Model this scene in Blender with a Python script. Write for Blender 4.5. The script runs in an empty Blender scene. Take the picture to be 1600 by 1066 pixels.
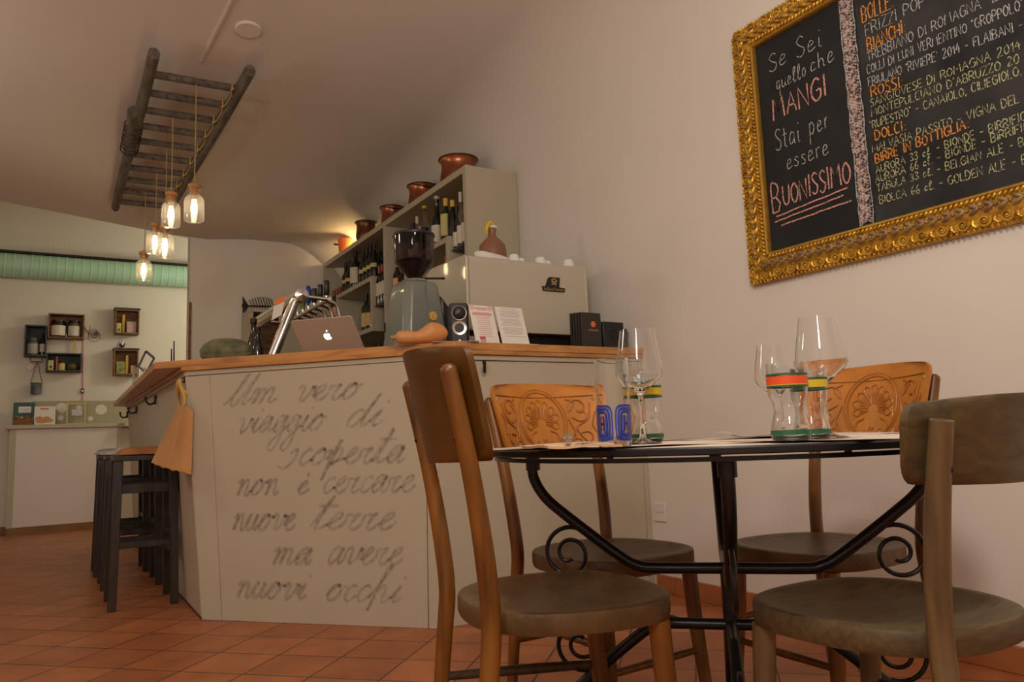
import bpy, bmesh, math, random
from mathutils import Vector, Matrix
R = math.radians
random.seed(7)
SC = bpy.context.scene
COL = SC.collection

# ------------------------------------------------------------------ camera
CAM_Z = 0.76
CAM_R = Matrix(((0.856573, -0.033308, -0.514949),
                (-0.51475, -0.125267, -0.848139),
                (-0.036256, 0.991564, -0.124445)))
FPX = 1179.2                                   # focal length for a 1600 px wide frame
cam = bpy.data.cameras.new('camera')
cam.sensor_width = 36.0
cam.lens = 36.0 * FPX / 1600.0
cam.clip_start = 0.02
cam_ob = bpy.data.objects.new('camera', cam)
cam_ob.matrix_world = Matrix.Translation((0, 0, CAM_Z)) @ CAM_R.to_4x4()
COL.objects.link(cam_ob)
SC.camera = cam_ob

# ------------------------------------------------------------------ exposure, world, room lights
SC.view_settings.view_transform = 'Standard'
SC.view_settings.look = 'None'
SC.view_settings.gamma = 1.0
SC.view_settings.use_curve_mapping = False
SC.view_settings.exposure = 0.4
wd = bpy.data.worlds.new('world')
SC.world = wd
wd.use_nodes = True
wd.node_tree.nodes['Background'].inputs[0].default_value = (1.0, 0.86, 0.72, 1)
wd.node_tree.nodes['Background'].inputs[1].default_value = 0.02
SC.cycles.caustics_reflective = False
SC.cycles.caustics_refractive = False
SC.cycles.max_bounces = 10
SC.cycles.transparent_max_bounces = 24

def area(name, loc, target, size, power, color, size_y=None):
    l = bpy.data.lights.new(name, 'AREA')
    l.energy = power
    l.color = color
    l.size = size
    if size_y:
        l.shape = 'RECTANGLE'
        l.size_y = size_y
    o = bpy.data.objects.new(name, l)
    o.location = loc
    o.rotation_euler = (Vector(target) - Vector(loc)).to_track_quat('-Z', 'Y').to_euler()
    COL.objects.link(o)
    return o

WARM = (1.0, 0.905, 0.79)
def globe(name, loc, power, color, r=0.12):
    l = bpy.data.lights.new(name, 'POINT')
    l.energy = power; l.color = color; l.shadow_soft_size = r
    o = bpy.data.objects.new(name, l); o.location = loc
    COL.objects.link(o)
globe('hanging_lamp_dining', (0.62, 0.55, 2.35), 42, WARM, 0.14)
globe('fill_light_entrance', (-1.3, -0.9, 2.2), 62, WARM, 0.2)  # added fill behind the camera, imitates bounced light
globe('point_light_hall', (-1.5, 4.4, 2.3), 16, WARM, 0.15)  # unseen warm point light left of the bar
globe('hanging_lamp_back_room', (2.0, 7.75, 2.35), 22, (1.0, 0.92, 0.72), 0.15)
sp = bpy.data.lights.new('shelf_uplight', 'POINT')
sp.energy = 2.4
sp.color = (1.0, 0.72, 0.32)
sp.shadow_soft_size = 0.03
spo = bpy.data.objects.new('shelf_uplight', sp)
spo.location = (2.34, 6.33, 2.475)
COL.objects.link(spo)

# ------------------------------------------------------------------ pixel -> point on a plane of the room (used to measure positions)
def ray(px, py):
    return CAM_R @ Vector(((px - 800) / FPX, -(py - 533) / FPX, -1.0))
def at_x(px, py, x):
    d = ray(px, py); return Vector((0, 0, CAM_Z)) + d * (x / d.x)
def at_y(px, py, y):
    d = ray(px, py); return Vector((0, 0, CAM_Z)) + d * (y / d.y)
def at_z(px, py, z):
    d = ray(px, py); return Vector((0, 0, CAM_Z)) + d * ((z - CAM_Z) / d.z)

# ------------------------------------------------------------------ materials
MATS = {}
def nt(name):
    m = bpy.data.materials.new(name)
    m.use_nodes = True
    MATS[name] = m
    return m, m.node_tree.nodes, m.node_tree.links, m.node_tree.nodes['Principled BSDF']

def mat(name, col, rough=0.5, metal=0.0, var=0.0, scale=8.0, bump=0.0, bscale=60.0, stretch=(1, 1, 1), col2=None, coat=0.0, spec=0.5, detail=6.0):
    """plain or noise-mottled surface: col -> col2 by a noise, bump by a finer noise"""
    m, n, l, b = nt(name)
    b.inputs['Base Color'].default_value = (*col, 1)
    b.inputs['Roughness'].default_value = rough
    b.inputs['Metallic'].default_value = metal
    b.inputs['Coat Weight'].default_value = coat
    b.inputs['Specular IOR Level'].default_value = spec
    if var or col2 or bump:
        tc = n.new('ShaderNodeTexCoord')
        mp = n.new('ShaderNodeMapping')
        mp.inputs['Scale'].default_value = stretch
        l.new(tc.outputs['Object'], mp.inputs['Vector'])
    if var or col2:
        nz = n.new('ShaderNodeTexNoise')
        nz.inputs['Scale'].default_value = scale
        nz.inputs['Detail'].default_value = detail
        l.new(mp.outputs[0], nz.inputs['Vector'])
        rp = n.new('ShaderNodeValToRGB')
        c2 = col2 if col2 else tuple(c * (1 - var) for c in col)
        rp.color_ramp.elements[0].position = 0.35
        rp.color_ramp.elements[1].position = 0.68
        rp.color_ramp.elements[0].color = (*c2, 1)
        rp.color_ramp.elements[1].color = (*col, 1)
        l.new(nz.outputs[0], rp.inputs[0])
        l.new(rp.outputs[0], b.inputs['Base Color'])
    if bump:
        nb = n.new('ShaderNodeTexNoise')
        nb.inputs['Scale'].default_value = bscale
        nb.inputs['Detail'].default_value = 4
        l.new(mp.outputs[0], nb.inputs['Vector'])
        bp = n.new('ShaderNodeBump')
        bp.inputs['Strength'].default_value = bump
        bp.inputs['Distance'].default_value = 0.01
        l.new(nb.outputs[0], bp.inputs['Height'])
        l.new(bp.outputs[0], b.inputs['Normal'])
    return m

def glassmat(name, col=(1, 1, 1), rough=0.0, ior=1.45):
    m, n, l, b = nt(name)
    b.inputs['Base Color'].default_value = (*col, 1)
    b.inputs['Roughness'].default_value = rough
    b.inputs['Transmission Weight'].default_value = 1.0
    b.inputs['IOR'].default_value = ior
    return m

def thinglass(name, tint=(0.96, 0.96, 0.95), refl=0.12, power=1.8):
    """single-walled clear glass: see-through plus a fresnel gloss"""
    m, n, l, b = nt(name)
    n.remove(b)
    out = n['Material Output']
    t = n.new('ShaderNodeBsdfTransparent'); t.inputs[0].default_value = (*tint, 1)
    g = n.new('ShaderNodeBsdfGlossy'); g.inputs['Roughness'].default_value = 0.03
    f = n.new('ShaderNodeLayerWeight'); f.inputs[0].default_value = 0.35
    mul = n.new('ShaderNodeMath'); mul.operation = 'MULTIPLY_ADD'
    mul.inputs[1].default_value = 0.6; mul.inputs[2].default_value = refl * 0.3
    l.new(f.outputs['Facing'], mul.inputs[0])
    pw = n.new('ShaderNodeMath'); pw.operation = 'POWER'; pw.inputs[1].default_value = power
    l.new(mul.outputs[0], pw.inputs[0])
    mx = n.new('ShaderNodeMixShader')
    l.new(pw.outputs[0], mx.inputs[0]); l.new(t.outputs[0], mx.inputs[1]); l.new(g.outputs[0], mx.inputs[2])
    l.new(mx.outputs[0], out.inputs[0])
    return m

def hazeglass(name, tint, refl, power):
    """clear glass with a translucent share mixed in for a lit haze"""
    m = thinglass(name, tint, refl, power)
    n, l = m.node_tree.nodes, m.node_tree.links
    out = n['Material Output']; src = out.inputs[0].links[0].from_socket
    d = n.new('ShaderNodeBsdfTranslucent'); d.inputs[0].default_value = (0.9, 0.85, 0.78, 1)
    mx = n.new('ShaderNodeMixShader'); mx.inputs[0].default_value = 0.07  # translucent haze added so the glass seems to glow
    l.new(src, mx.inputs[1]); l.new(d.outputs[0], mx.inputs[2]); l.new(mx.outputs[0], out.inputs[0])
    return m

def emis(name, col, s):
    m, n, l, b = nt(name)
    b.inputs['Base Color'].default_value = (*col, 1)
    b.inputs['Emission Color'].default_value = (*col, 1)
    b.inputs['Emission Strength'].default_value = s
    return m

def chalkmat(name, col, gap=0.45, scale=180.0, soft=0.12, most=1.0):
    """dry chalk or charcoal: colour broken up by the grain of the surface"""
    m, n, l, b = nt(name)
    b.inputs['Base Color'].default_value = (*col, 1)
    b.inputs['Roughness'].default_value = 0.95
    b.inputs['Specular IOR Level'].default_value = 0.1
    tc = n.new('ShaderNodeTexCoord')
    nz = n.new('ShaderNodeTexNoise'); nz.inputs['Scale'].default_value = scale; nz.inputs['Detail'].default_value = 3
    l.new(tc.outputs['Object'], nz.inputs['Vector'])
    mr = n.new('ShaderNodeMapRange')
    mr.inputs['From Min'].default_value = gap - soft; mr.inputs['From Max'].default_value = gap + soft
    mr.inputs['To Max'].default_value = most
    l.new(nz.outputs[0], mr.inputs['Value'])
    l.new(mr.outputs[0], b.inputs['Alpha'])
    return m

def woodmat(name, dark, light, rough=0.45, scale=3.0, stretch=(14, 14, 1.2), bump=0.08, coat=0.0):
    m, n, l, b = nt(name)
    b.inputs['Roughness'].default_value = rough
    b.inputs['Coat Weight'].default_value = coat
    b.inputs['Coat Roughness'].default_value = 0.25
    tc = n.new('ShaderNodeTexCoord')
    mp = n.new('ShaderNodeMapping'); mp.inputs['Scale'].default_value = stretch
    l.new(tc.outputs['Object'], mp.inputs[0])
    nz = n.new('ShaderNodeTexNoise'); nz.inputs['Scale'].default_value = scale; nz.inputs['Detail'].default_value = 8
    nz.inputs['Distortion'].default_value = 0.6
    l.new(mp.outputs[0], nz.inputs['Vector'])
    rp = n.new('ShaderNodeValToRGB')
    rp.color_ramp.elements[0].position = 0.3; rp.color_ramp.elements[1].position = 0.7
    rp.color_ramp.elements[0].color = (*dark, 1); rp.color_ramp.elements[1].color = (*light, 1)
    l.new(nz.outputs[0], rp.inputs[0]); l.new(rp.outputs[0], b.inputs['Base Color'])
    bp = n.new('ShaderNodeBump'); bp.inputs['Strength'].default_value = bump; bp.inputs['Distance'].default_value = 0.004
    l.new(nz.outputs[0], bp.inputs['Height']); l.new(bp.outputs[0], b.inputs['Normal'])
    return m

M_wall = mat('plaster_cream', (0.765, 0.715, 0.655), 0.9, var=0.05, scale=1.5, bump=0.05, bscale=25, spec=0.2)
M_ceil = M_wall
M_far = mat('far_wall_plaster', (0.74, 0.70, 0.60), 0.9, var=0.06, scale=1.2, bump=0.03, bscale=20, spec=0.2)
M_greige = mat('greige_paint', (0.52, 0.46, 0.355), 0.55, var=0.05, scale=3, bump=0.03, bscale=30, spec=0.3)
M_greige2 = mat('greige_laminate', (0.50, 0.45, 0.34), 0.45, var=0.04, scale=4, spec=0.35)
M_counter = woodmat('oak_counter', (0.38, 0.16, 0.045), (0.62, 0.30, 0.09), 0.38, 2.2, (3, 1.2, 12), 0.03, 0.25)
M_leg = woodmat('amber_varnished_wood', (0.075, 0.025, 0.003), (0.27, 0.10, 0.010), 0.38, 2.5, (9, 9, 1.5), 0.05, 0.2)
M_seat = mat('brown_embossed_seat', (0.175, 0.100, 0.040), 0.40, var=0.45, scale=9, bump=0.30, bscale=42, spec=0.35)
M_backshade = mat('shaded_brown_back', (0.150, 0.062, 0.009), 0.45, var=0.35, scale=9, bump=0.06, bscale=60, spec=0.3)  # dark tone puts the unlit rear of the chair back into the colour
M_backtan = mat('tan_embossed_back', (0.56, 0.205, 0.026), 0.42, var=0.25, scale=10, bump=0.16, bscale=110, coat=0.2)
M_relief = mat('tan_relief_shade', (0.42, 0.142, 0.018), 0.4, var=0.2, scale=20, coat=0.2)  # strokes darker than the back, painting in the shadows of the carving
M_grey_wood = woodmat('worn_greybrown_wood', (0.062, 0.042, 0.017), (0.125, 0.085, 0.036), 0.5, 5, (3, 14, 14), 0.06, 0.05)
M_grey_leg = woodmat('worn_brown_leg', (0.07, 0.042, 0.018), (0.20, 0.125, 0.055), 0.45, 3, (10, 10, 1.3), 0.06, 0.2)
M_darkrail = woodmat('dark_stretcher_wood', (0.03, 0.018, 0.009), (0.09, 0.055, 0.03), 0.5, 4, (8, 8, 2), 0.1)
M_stool = woodmat('blackened_stool_wood', (0.008, 0.006, 0.005), (0.035, 0.024, 0.016), 0.45, 4, (10, 10, 1.5), 0.15, 0.1)
M_iron = mat('black_wrought_iron', (0.012, 0.012, 0.014), 0.32, 0.35, bump=0.05, bscale=50)
M_black = mat('black_plastic', (0.012, 0.012, 0.013), 0.35)
M_blackmatte = mat('black_matte', (0.010, 0.010, 0.010), 0.8)
M_darkgrey = mat('dark_grey_plastic', (0.03, 0.032, 0.034), 0.5)
M_chrome = mat('chrome', (0.86, 0.85, 0.84), 0.14, 1.0)
M_steel = mat('brushed_steel', (0.62, 0.60, 0.57), 0.28, 1.0)
M_brass = mat('brass', (0.72, 0.48, 0.14), 0.3, 1.0)
M_white = mat('white_porcelain', (0.80, 0.79, 0.77), 0.25)
M_paper = mat('white_paper', (0.80, 0.76, 0.72), 0.85)
M_kraft = mat('kraft_paper', (0.66, 0.45, 0.27), 0.85, var=0.12, scale=12, bump=0.1, bscale=30)
M_placemat = mat('pale_paper_placemat', (0.72, 0.60, 0.50), 0.85, var=0.06, scale=14)
M_red = mat('red_ink', (0.62, 0.06, 0.04), 0.7)
M_pinkink = mat('pale_red_ink', (0.72, 0.34, 0.30), 0.8)
M_greyink = mat('grey_ink', (0.42, 0.40, 0.38), 0.8)
M_orange = mat('orange_print', (0.85, 0.20, 0.04), 0.6)
M_yellow = mat('yellow_paint', (0.72, 0.50, 0.02), 0.4)
M_green = mat('dark_green_paint', (0.015, 0.12, 0.06), 0.4)
M_redor = mat('orange_red_paint', (0.85, 0.10, 0.02), 0.4)
M_blue = mat('cobalt_paint', (0.02, 0.045, 0.42), 0.4)
M_gold = mat('gilded_wood', (0.80, 0.48, 0.065), 0.34, 0.6, col2=(0.42, 0.215, 0.025), scale=28, bump=0.45, bscale=55)
M_goldlip = mat('gilded_lip', (0.66, 0.38, 0.07), 0.32, 0.7, var=0.2, scale=30)
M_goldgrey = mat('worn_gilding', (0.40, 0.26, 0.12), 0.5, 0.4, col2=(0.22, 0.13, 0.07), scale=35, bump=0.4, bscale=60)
M_board = mat('blackboard', (0.016, 0.016, 0.017), 0.72, col2=(0.024, 0.024, 0.025), scale=3.5, spec=0.25)
M_board2 = mat('wiped_blackboard', (0.050, 0.050, 0.052), 0.8, col2=(0.020, 0.020, 0.021), scale=4.5, spec=0.2)
M_chalkw = chalkmat('white_chalk', (0.52, 0.53, 0.53), 0.43)
M_chalkp = chalkmat('pink_chalk', (0.72, 0.36, 0.30), 0.40)
M_chalko = chalkmat('orange_chalk', (0.80, 0.33, 0.06), 0.44)
M_chalky = chalkmat('yellow_chalk', (0.55, 0.56, 0.30), 0.45)
M_chalkhatch = chalkmat('hatched_chalk', (0.62, 0.47, 0.44), 0.47, 90)
M_charcoal = chalkmat('charcoal', (0.20, 0.175, 0.165), 0.48, 45, 0.3, 0.08)
M_jar = hazeglass('clear_jar_glass', (0.95, 0.93, 0.88), 0.14, 1.0)
M_glass = glassmat('table_glass', (0.99, 0.99, 0.99))
M_thin = thinglass('thin_glass', (0.95, 0.95, 0.94), 0.2)
M_smoke = thinglass('smoky_plastic', (0.60, 0.55, 0.56), 0.25)
M_clear = hazeglass('clear_bottle_glass', (0.80, 0.80, 0.76), 0.5, 1.4)
M_bulb = emis('glowing_bulb', (1.0, 0.78, 0.45), 28)
M_logo = emis('lit_laptop_logo', (0.85, 0.95, 1.0), 1.3)
M_cork = mat('cork', (0.55, 0.26, 0.09), 0.7, var=0.3, scale=40)
M_cord = mat('twisted_cord', (0.42, 0.28, 0.12), 0.8, bump=0.2, bscale=300)
M_ladder = woodmat('weathered_ladder_wood', (0.055, 0.046, 0.038), (0.19, 0.16, 0.13), 0.8, 3, (10, 2, 10), 0.25)
M_wire = mat('dark_wire', (0.03, 0.022, 0.018), 0.5, 0.5)
M_copper = mat('copper', (0.52, 0.20, 0.10), 0.30, 0.9, col2=(0.30, 0.10, 0.05), scale=9, bump=0.06, bscale=40)
M_copperd = mat('dark_copper', (0.10, 0.05, 0.03), 0.45, 0.7)
M_bottle = mat('dark_wine_glass', (0.008, 0.009, 0.008), 0.08, coat=0.5)
M_bottleb = mat('brown_glass', (0.022, 0.010, 0.005), 0.1, coat=0.5)
M_bottleg = mat('green_glass', (0.012, 0.022, 0.010), 0.1, coat=0.5)
M_label = mat('cream_label', (0.68, 0.62, 0.52), 0.7, var=0.1, scale=60)
M_labely = mat('pale_yellow_label', (0.62, 0.56, 0.24), 0.7, var=0.15, scale=60)
M_labelo = mat('orange_label', (0.80, 0.32, 0.12), 0.7, col2=(0.72, 0.50, 0.30), scale=50)
M_caporange = mat('yellow_capsule', (0.66, 0.42, 0.06), 0.4)
M_capred = mat('red_capsule', (0.30, 0.05, 0.025), 0.4)
M_capblack = mat('black_capsule', (0.012, 0.010, 0.010), 0.4)
M_capwhite = mat('wax_capsule', (0.66, 0.50, 0.42), 0.5)
M_duct = mat('mint_green_duct', (0.42, 0.70, 0.51), 0.45, 0.0, var=0.08, scale=4)
M_crate = woodmat('brown_crate_wood', (0.11, 0.045, 0.012), (0.30, 0.145, 0.045), 0.6, 3, (3, 3, 12), 0.1)
M_crateg = woodmat('blue_grey_crate_wood', (0.022, 0.027, 0.032), (0.075, 0.085, 0.095), 0.7, 3, (3, 3, 12), 0.1)
M_machine = mat('hammered_cream_enamel', (0.52, 0.47, 0.38), 0.32, 0.0, var=0.04, scale=200, bump=0.04, bscale=350, coat=0.3)
M_grinder = mat('hammered_grey_enamel', (0.195, 0.220, 0.195), 0.34, 0.1, var=0.16, scale=260, bump=0.10, bscale=300, coat=0.3)
M_emblem = mat('gold_emblem', (0.72, 0.43, 0.09), 0.4, 0.3)
M_beans = mat('coffee_beans', (0.012, 0.007, 0.005), 0.4, bump=0.8, bscale=70)
M_squash = mat('mottled_green_squash', (0.21, 0.20, 0.11), 0.6, col2=(0.075, 0.085, 0.035), scale=16, bump=0.35, bscale=45)
M_bnut = mat('butternut_skin', (0.72, 0.28, 0.075), 0.5, col2=(0.62, 0.29, 0.11), scale=9, bump=0.05, bscale=30)
M_stem = mat('dry_stem', (0.42, 0.26, 0.10), 0.8)
M_alu = mat('laptop_aluminium', (0.56, 0.48, 0.41), 0.42, 0.2)
M_cowb = mat('brown_cowhide', (0.42, 0.17, 0.055), 0.7, col2=(0.30, 0.105, 0.03), scale=7, bump=0.2, bscale=120)
M_cowbw = mat('black_white_cowhide', (0.72, 0.66, 0.58), 0.7, col2=(0.015, 0.012, 0.010), scale=9, bump=0.2, bscale=120, detail=1.0)
M_bag = mat('brown_paper', (0.62, 0.31, 0.12), 0.75, var=0.15, scale=8, bump=0.15, bscale=18)
M_rope = mat('yellow_paper_rope', (0.60, 0.40, 0.09), 0.7, bump=0.3, bscale=150)
M_terra = mat('terracotta_skirting', (0.45, 0.155, 0.05), 0.5, var=0.25, scale=6)
M_brownskirt = mat('brown_skirting', (0.25, 0.12, 0.03), 0.5, var=0.2, scale=6)
M_terracer = mat('terracotta_ceramic', (0.30, 0.13, 0.07), 0.5, var=0.15, scale=8)
M_tin = mat('rusty_blue_tin', (0.16, 0.20, 0.21), 0.5, 0.4, col2=(0.07, 0.06, 0.05), scale=20)
M_pinkcord = mat('coral_cord', (0.80, 0.22, 0.14), 0.7)
M_polka = mat('khaki_panel', (0.40, 0.36, 0.24), 0.7)
M_dot = mat('cream_dot', (0.74, 0.70, 0.56), 0.7)
M_bookg = mat('dark_green_cover', (0.025, 0.09, 0.07), 0.5)
M_bread = mat('baked_crust', (0.50, 0.20, 0.05), 0.6, col2=(0.65, 0.36, 0.14), scale=12)
M_basket = mat('wicker', (0.26, 0.13, 0.04), 0.7, bump=0.6, bscale=120)
M_skyblue = mat('blue_print', (0.20, 0.32, 0.55), 0.6, col2=(0.70, 0.36, 0.20), scale=9, stretch=(1, 1, 2))
M_leafprint = mat('green_print', (0.42, 0.40, 0.12), 0.6, col2=(0.12, 0.16, 0.05), scale=30)
M_preserve = mat('preserve', (0.20, 0.11, 0.045), 0.5, var=0.5, scale=30)
M_sea = mat('brown_gourd', (0.14, 0.09, 0.045), 0.7, bump=0.4, bscale=60)
M_grout = None

def floor_material():
    m, n, l, b = nt('terracotta_tiles')
    tc = n.new('ShaderNodeTexCoord')
    mp = n.new('ShaderNodeMapping')
    mp.inputs['Rotation'].default_value = (0, 0, R(45))
    mp.inputs['Location'].default_value = (1.786 + 0.002, -2.570 + 0.226 * 20, 0)
    l.new(tc.outputs['Object'], mp.inputs[0])
    br = n.new('ShaderNodeTexBrick')
    br.offset = 0.0
    br.inputs['Scale'].default_value = 1.0
    br.inputs['Brick Width'].default_value = 0.246
    br.inputs['Row Height'].default_value = 0.226
    br.inputs['Mortar Size'].default_value = 0.0032
    br.inputs['Mortar Smooth'].default_value = 0.15
    br.inputs['Bias'].default_value = -0.1
    br.inputs['Color1'].default_value = (0.47, 0.165, 0.062, 1)
    br.inputs['Color2'].default_value = (0.37, 0.125, 0.047, 1)
    br.inputs['Mortar'].default_value = (0.045, 0.035, 0.03, 1)
    l.new(mp.outputs[0], br.inputs['Vector'])
    nz = n.new('ShaderNodeTexNoise'); nz.inputs['Scale'].default_value = 7; nz.inputs['Detail'].default_value = 6
    l.new(tc.outputs['Object'], nz.inputs['Vector'])
    mx = n.new('ShaderNodeMix'); mx.data_type = 'RGBA'; mx.blend_type = 'MULTIPLY'
    rp = n.new('ShaderNodeValToRGB')
    rp.color_ramp.elements[0].color = (0.68, 0.66, 0.64, 1); rp.color_ramp.elements[0].position = 0.3
    rp.color_ramp.elements[1].color = (1.08, 1.05, 1.02, 1); rp.color_ramp.elements[1].position = 0.7
    l.new(nz.outputs[0], rp.inputs[0])
    mx.inputs['Factor'].default_value = 0.8
    l.new(br.outputs['Color'], mx.inputs['A']); l.new(rp.outputs[0], mx.inputs['B'])
    l.new(mx.outputs['Result'], b.inputs['Base Color'])
    b.inputs['Roughness'].default_value = 0.42
    b.inputs['Specular IOR Level'].default_value = 0.4
    bp = n.new('ShaderNodeBump'); bp.inputs['Strength'].default_value = 0.35; bp.inputs['Distance'].default_value = 0.003
    inv = n.new('ShaderNodeMath'); inv.operation = 'MULTIPLY_ADD'; inv.inputs[1].default_value = -1; inv.inputs[2].default_value = 1
    l.new(br.outputs['Fac'], inv.inputs[0])
    ad = n.new('ShaderNodeMath'); ad.operation = 'MULTIPLY_ADD'; ad.inputs[1].default_value = 0.35
    l.new(nz.outputs[0], ad.inputs[0]); l.new(inv.outputs[0], ad.inputs[2])
    l.new(ad.outputs[0], bp.inputs['Height']); l.new(bp.outputs[0], b.inputs['Normal'])
    return m
M_floor = floor_material()

# ------------------------------------------------------------------ mesh builder
def basis(d):
    d = Vector(d).normalized()
    a = Vector((0, 0, 1)) if abs(d.z) < 0.95 else Vector((1, 0, 0))
    u = a.cross(d).normalized()
    return u, d.cross(u).normalized(), d

def smooth_path(pts, n=6, closed=False):
    P = [Vector(p) for p in pts]
    out = []
    k = len(P)
    rng = range(k if closed else k - 1)
    for i in rng:
        if closed:
            p0, p1, p2, p3 = P[i - 1], P[i], P[(i + 1) % k], P[(i + 2) % k]
        else:
            p1, p2 = P[i], P[i + 1]
            p0 = P[i - 1] if i else p1 * 2 - p2
            p3 = P[i + 2] if i + 2 < k else p2 * 2 - p1
        for j in range(n):
            t = j / n
            out.append(0.5 * ((2 * p1) + (p2 - p0) * t + (2 * p0 - 5 * p1 + 4 * p2 - p3) * t * t + (3 * p1 - p0 - 3 * p2 + p3) * t ** 3))
    if not closed:
        out.append(P[-1])
    return out

class MB:
    def __init__(s, M=None):
        s.v = []; s.f = []; s.sm = []; s.mi = []; s.M = M; s.cur = 0
    def _add(s, vs, fs, smooth=True):
        o = len(s.v)
        for p in vs:
            p = Vector(p)
            s.v.append(s.M @ p if s.M else p)
        for f in fs:
            s.f.append([i + o for i in f]); s.sm.append(smooth); s.mi.append(s.cur)
        return s
    def box(s, x0, x1, y0, y1, z0, z1):
        vs = [(x, y, z) for x in (x0, x1) for y in (y0, y1) for z in (z0, z1)]
        return s._add(vs, [(0, 1, 3, 2), (4, 6, 7, 5), (0, 4, 5, 1), (2, 3, 7, 6), (0, 2, 6, 4), (1, 5, 7, 3)], False)
    def hexa(s, b, t):
        """b, t: four bottom and four top points, same winding"""
        vs = list(b) + list(t)
        return s._add(vs, [(3, 2, 1, 0), (4, 5, 6, 7), (0, 1, 5, 4), (1, 2, 6, 5), (2, 3, 7, 6), (3, 0, 4, 7)], False)
    def bar(s, a, b, w, h, up=(0, 0, 1)):
        a = Vector(a); b = Vector(b); d = (b - a).normalized(); up = Vector(up)
        x = d.cross(up).normalized() * (w / 2); y = x.cross(d).normalized() * (h / 2)
        return s.hexa([a - x - y, a + x - y, b + x - y, b - x - y], [a - x + y, a + x + y, b + x + y, b - x + y])
    def prism(s, poly, o, u, v, n, h, smooth=False):
        """polygon (list of 2-d points) in plane o,u,v pushed out along n by h"""
        o = Vector(o); u = Vector(u); v = Vector(v); n = Vector(n)
        k = len(poly)
        a = [o + u * p[0] + v * p[1] for p in poly]
        b = [q + n * h for q in a]
        fs = [tuple(range(k - 1, -1, -1)), tuple(range(k, 2 * k))]
        s._add(a + b, fs, False)
        o2 = len(s.v) - 2 * k
        for i in range(k):
            j = (i + 1) % k
            s.f.append([o2 + i, o2 + j, o2 + k + j, o2 + k + i]); s.sm.append(smooth); s.mi.append(s.cur)
        return s
    def tube(s, pts, r, seg=10, closed=False, flat=1.0, up=None):
        P = [Vector(p) for p in pts]; k = len(P)
        rr = r if isinstance(r, (list, tuple)) else [r] * k
        if len(rr) != k:
            rr = [rr[0] + (rr[-1] - rr[0]) * i / (k - 1) for i in range(k)] if len(rr) == 2 else \
                 [rr[min(int(i / (k - 1) * (len(rr) - 1)), len(rr) - 2)] * (1 - (i / (k - 1) * (len(rr) - 1) - min(int(i / (k - 1) * (len(rr) - 1)), len(rr) - 2))) +
                  rr[min(int(i / (k - 1) * (len(rr) - 1)), len(rr) - 2) + 1] * (i / (k - 1) * (len(rr) - 1) - min(int(i / (k - 1) * (len(rr) - 1)), len(rr) - 2)) for i in range(k)]
        T = []
        for i in range(k):
            a = P[i - 1] if (i or closed) else P[0]
            b = P[(i + 1) % k] if (i + 1 < k or closed) else P[-1]
            T.append((b - a).normalized())
        if up is not None:
            u = Vector(up) - T[0] * Vector(up).dot(T[0]); u.normalize()
        else:
            u = basis(T[0])[0]
        vs = []
        for i in range(k):
            u = (u - T[i] * u.dot(T[i])).normalized()
            w = T[i].cross(u)
            for j in range(seg):
                a = 2 * math.pi * j / seg
                vs.append(P[i] + (u * math.cos(a) + w * math.sin(a) * flat) * rr[i])
        fs = []
        for i in range(k if closed else k - 1):
            i2 = (i + 1) % k
            for j in range(seg):
                j2 = (j + 1) % seg
                fs.append((i * seg + j, i * seg + j2, i2 * seg + j2, i2 * seg + j))
        s._add(vs, fs, True)
        if not closed:
            o = len(s.v) - len(vs)
            s.f.append([o + j for j in range(seg - 1, -1, -1)]); s.sm.append(False); s.mi.append(s.cur)
            s.f.append([o + (k - 1) * seg + j for j in range(seg)]); s.sm.append(False); s.mi.append(s.cur)
        return s
    def lathe(s, prof, seg=24, o=(0, 0, 0), axis=(0, 0, 1), smooth=True, scale=(1, 1), close=False):
        """prof: (radius, height) pairs"""
        o = Vector(o); u, w, d = basis(axis)
        if Vector(axis) == Vector((0, 0, 1)):
            u, w, d = Vector((1, 0, 0)), Vector((0, 1, 0)), Vector((0, 0, 1))
        vs = []; fs = []; k = len(prof)
        for r, h in prof:
            r = max(r, 1e-5)
            for j in range(seg):
                a = 2 * math.pi * j / seg
                vs.append(o + u * (r * math.cos(a) * scale[0]) + w * (r * math.sin(a) * scale[1]) + d * h)
        for i in range(k - 1 + (1 if close else 0)):
            i2 = (i + 1) % k
            for j in range(seg):
                j2 = (j + 1) % seg
                fs.append((i * seg + j, i * seg + j2, i2 * seg + j2, i2 * seg + j))
        return s._add(vs, fs, smooth)
    def cyl(s, a, b, r, seg=14, r2=None):
        return s.tube([a, b], [r, r if r2 is None else r2], seg)
    def ell(s, c, r, seg=12, rings=8, Rm=None):
        c = Vector(c); vs = []; fs = []
        for i in range(rings + 1):
            t = math.pi * i / rings
            for j in range(seg):
                a = 2 * math.pi * j / seg
                q = Vector((r[0] * math.sin(t) * math.cos(a), r[1] * math.sin(t) * math.sin(a), r[2] * math.cos(t)))
                vs.append(c + (Rm @ q if Rm else q))
        for i in range(rings):
            for j in range(seg):
                j2 = (j + 1) % seg
                fs.append((i * seg + j, (i + 1) * seg + j, (i + 1) * seg + j2, i * seg + j2))
        return s._add(vs, fs, True)
    def grid(s, fn, nu, nv, smooth=True):
        vs = [fn(i / nu, j / nv) for i in range(nu + 1) for j in range(nv + 1)]
        fs = [(i * (nv + 1) + j, (i + 1) * (nv + 1) + j, (i + 1) * (nv + 1) + j + 1, i * (nv + 1) + j + 1) for i in range(nu) for j in range(nv)]
        return s._add(vs, fs, smooth)
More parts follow.
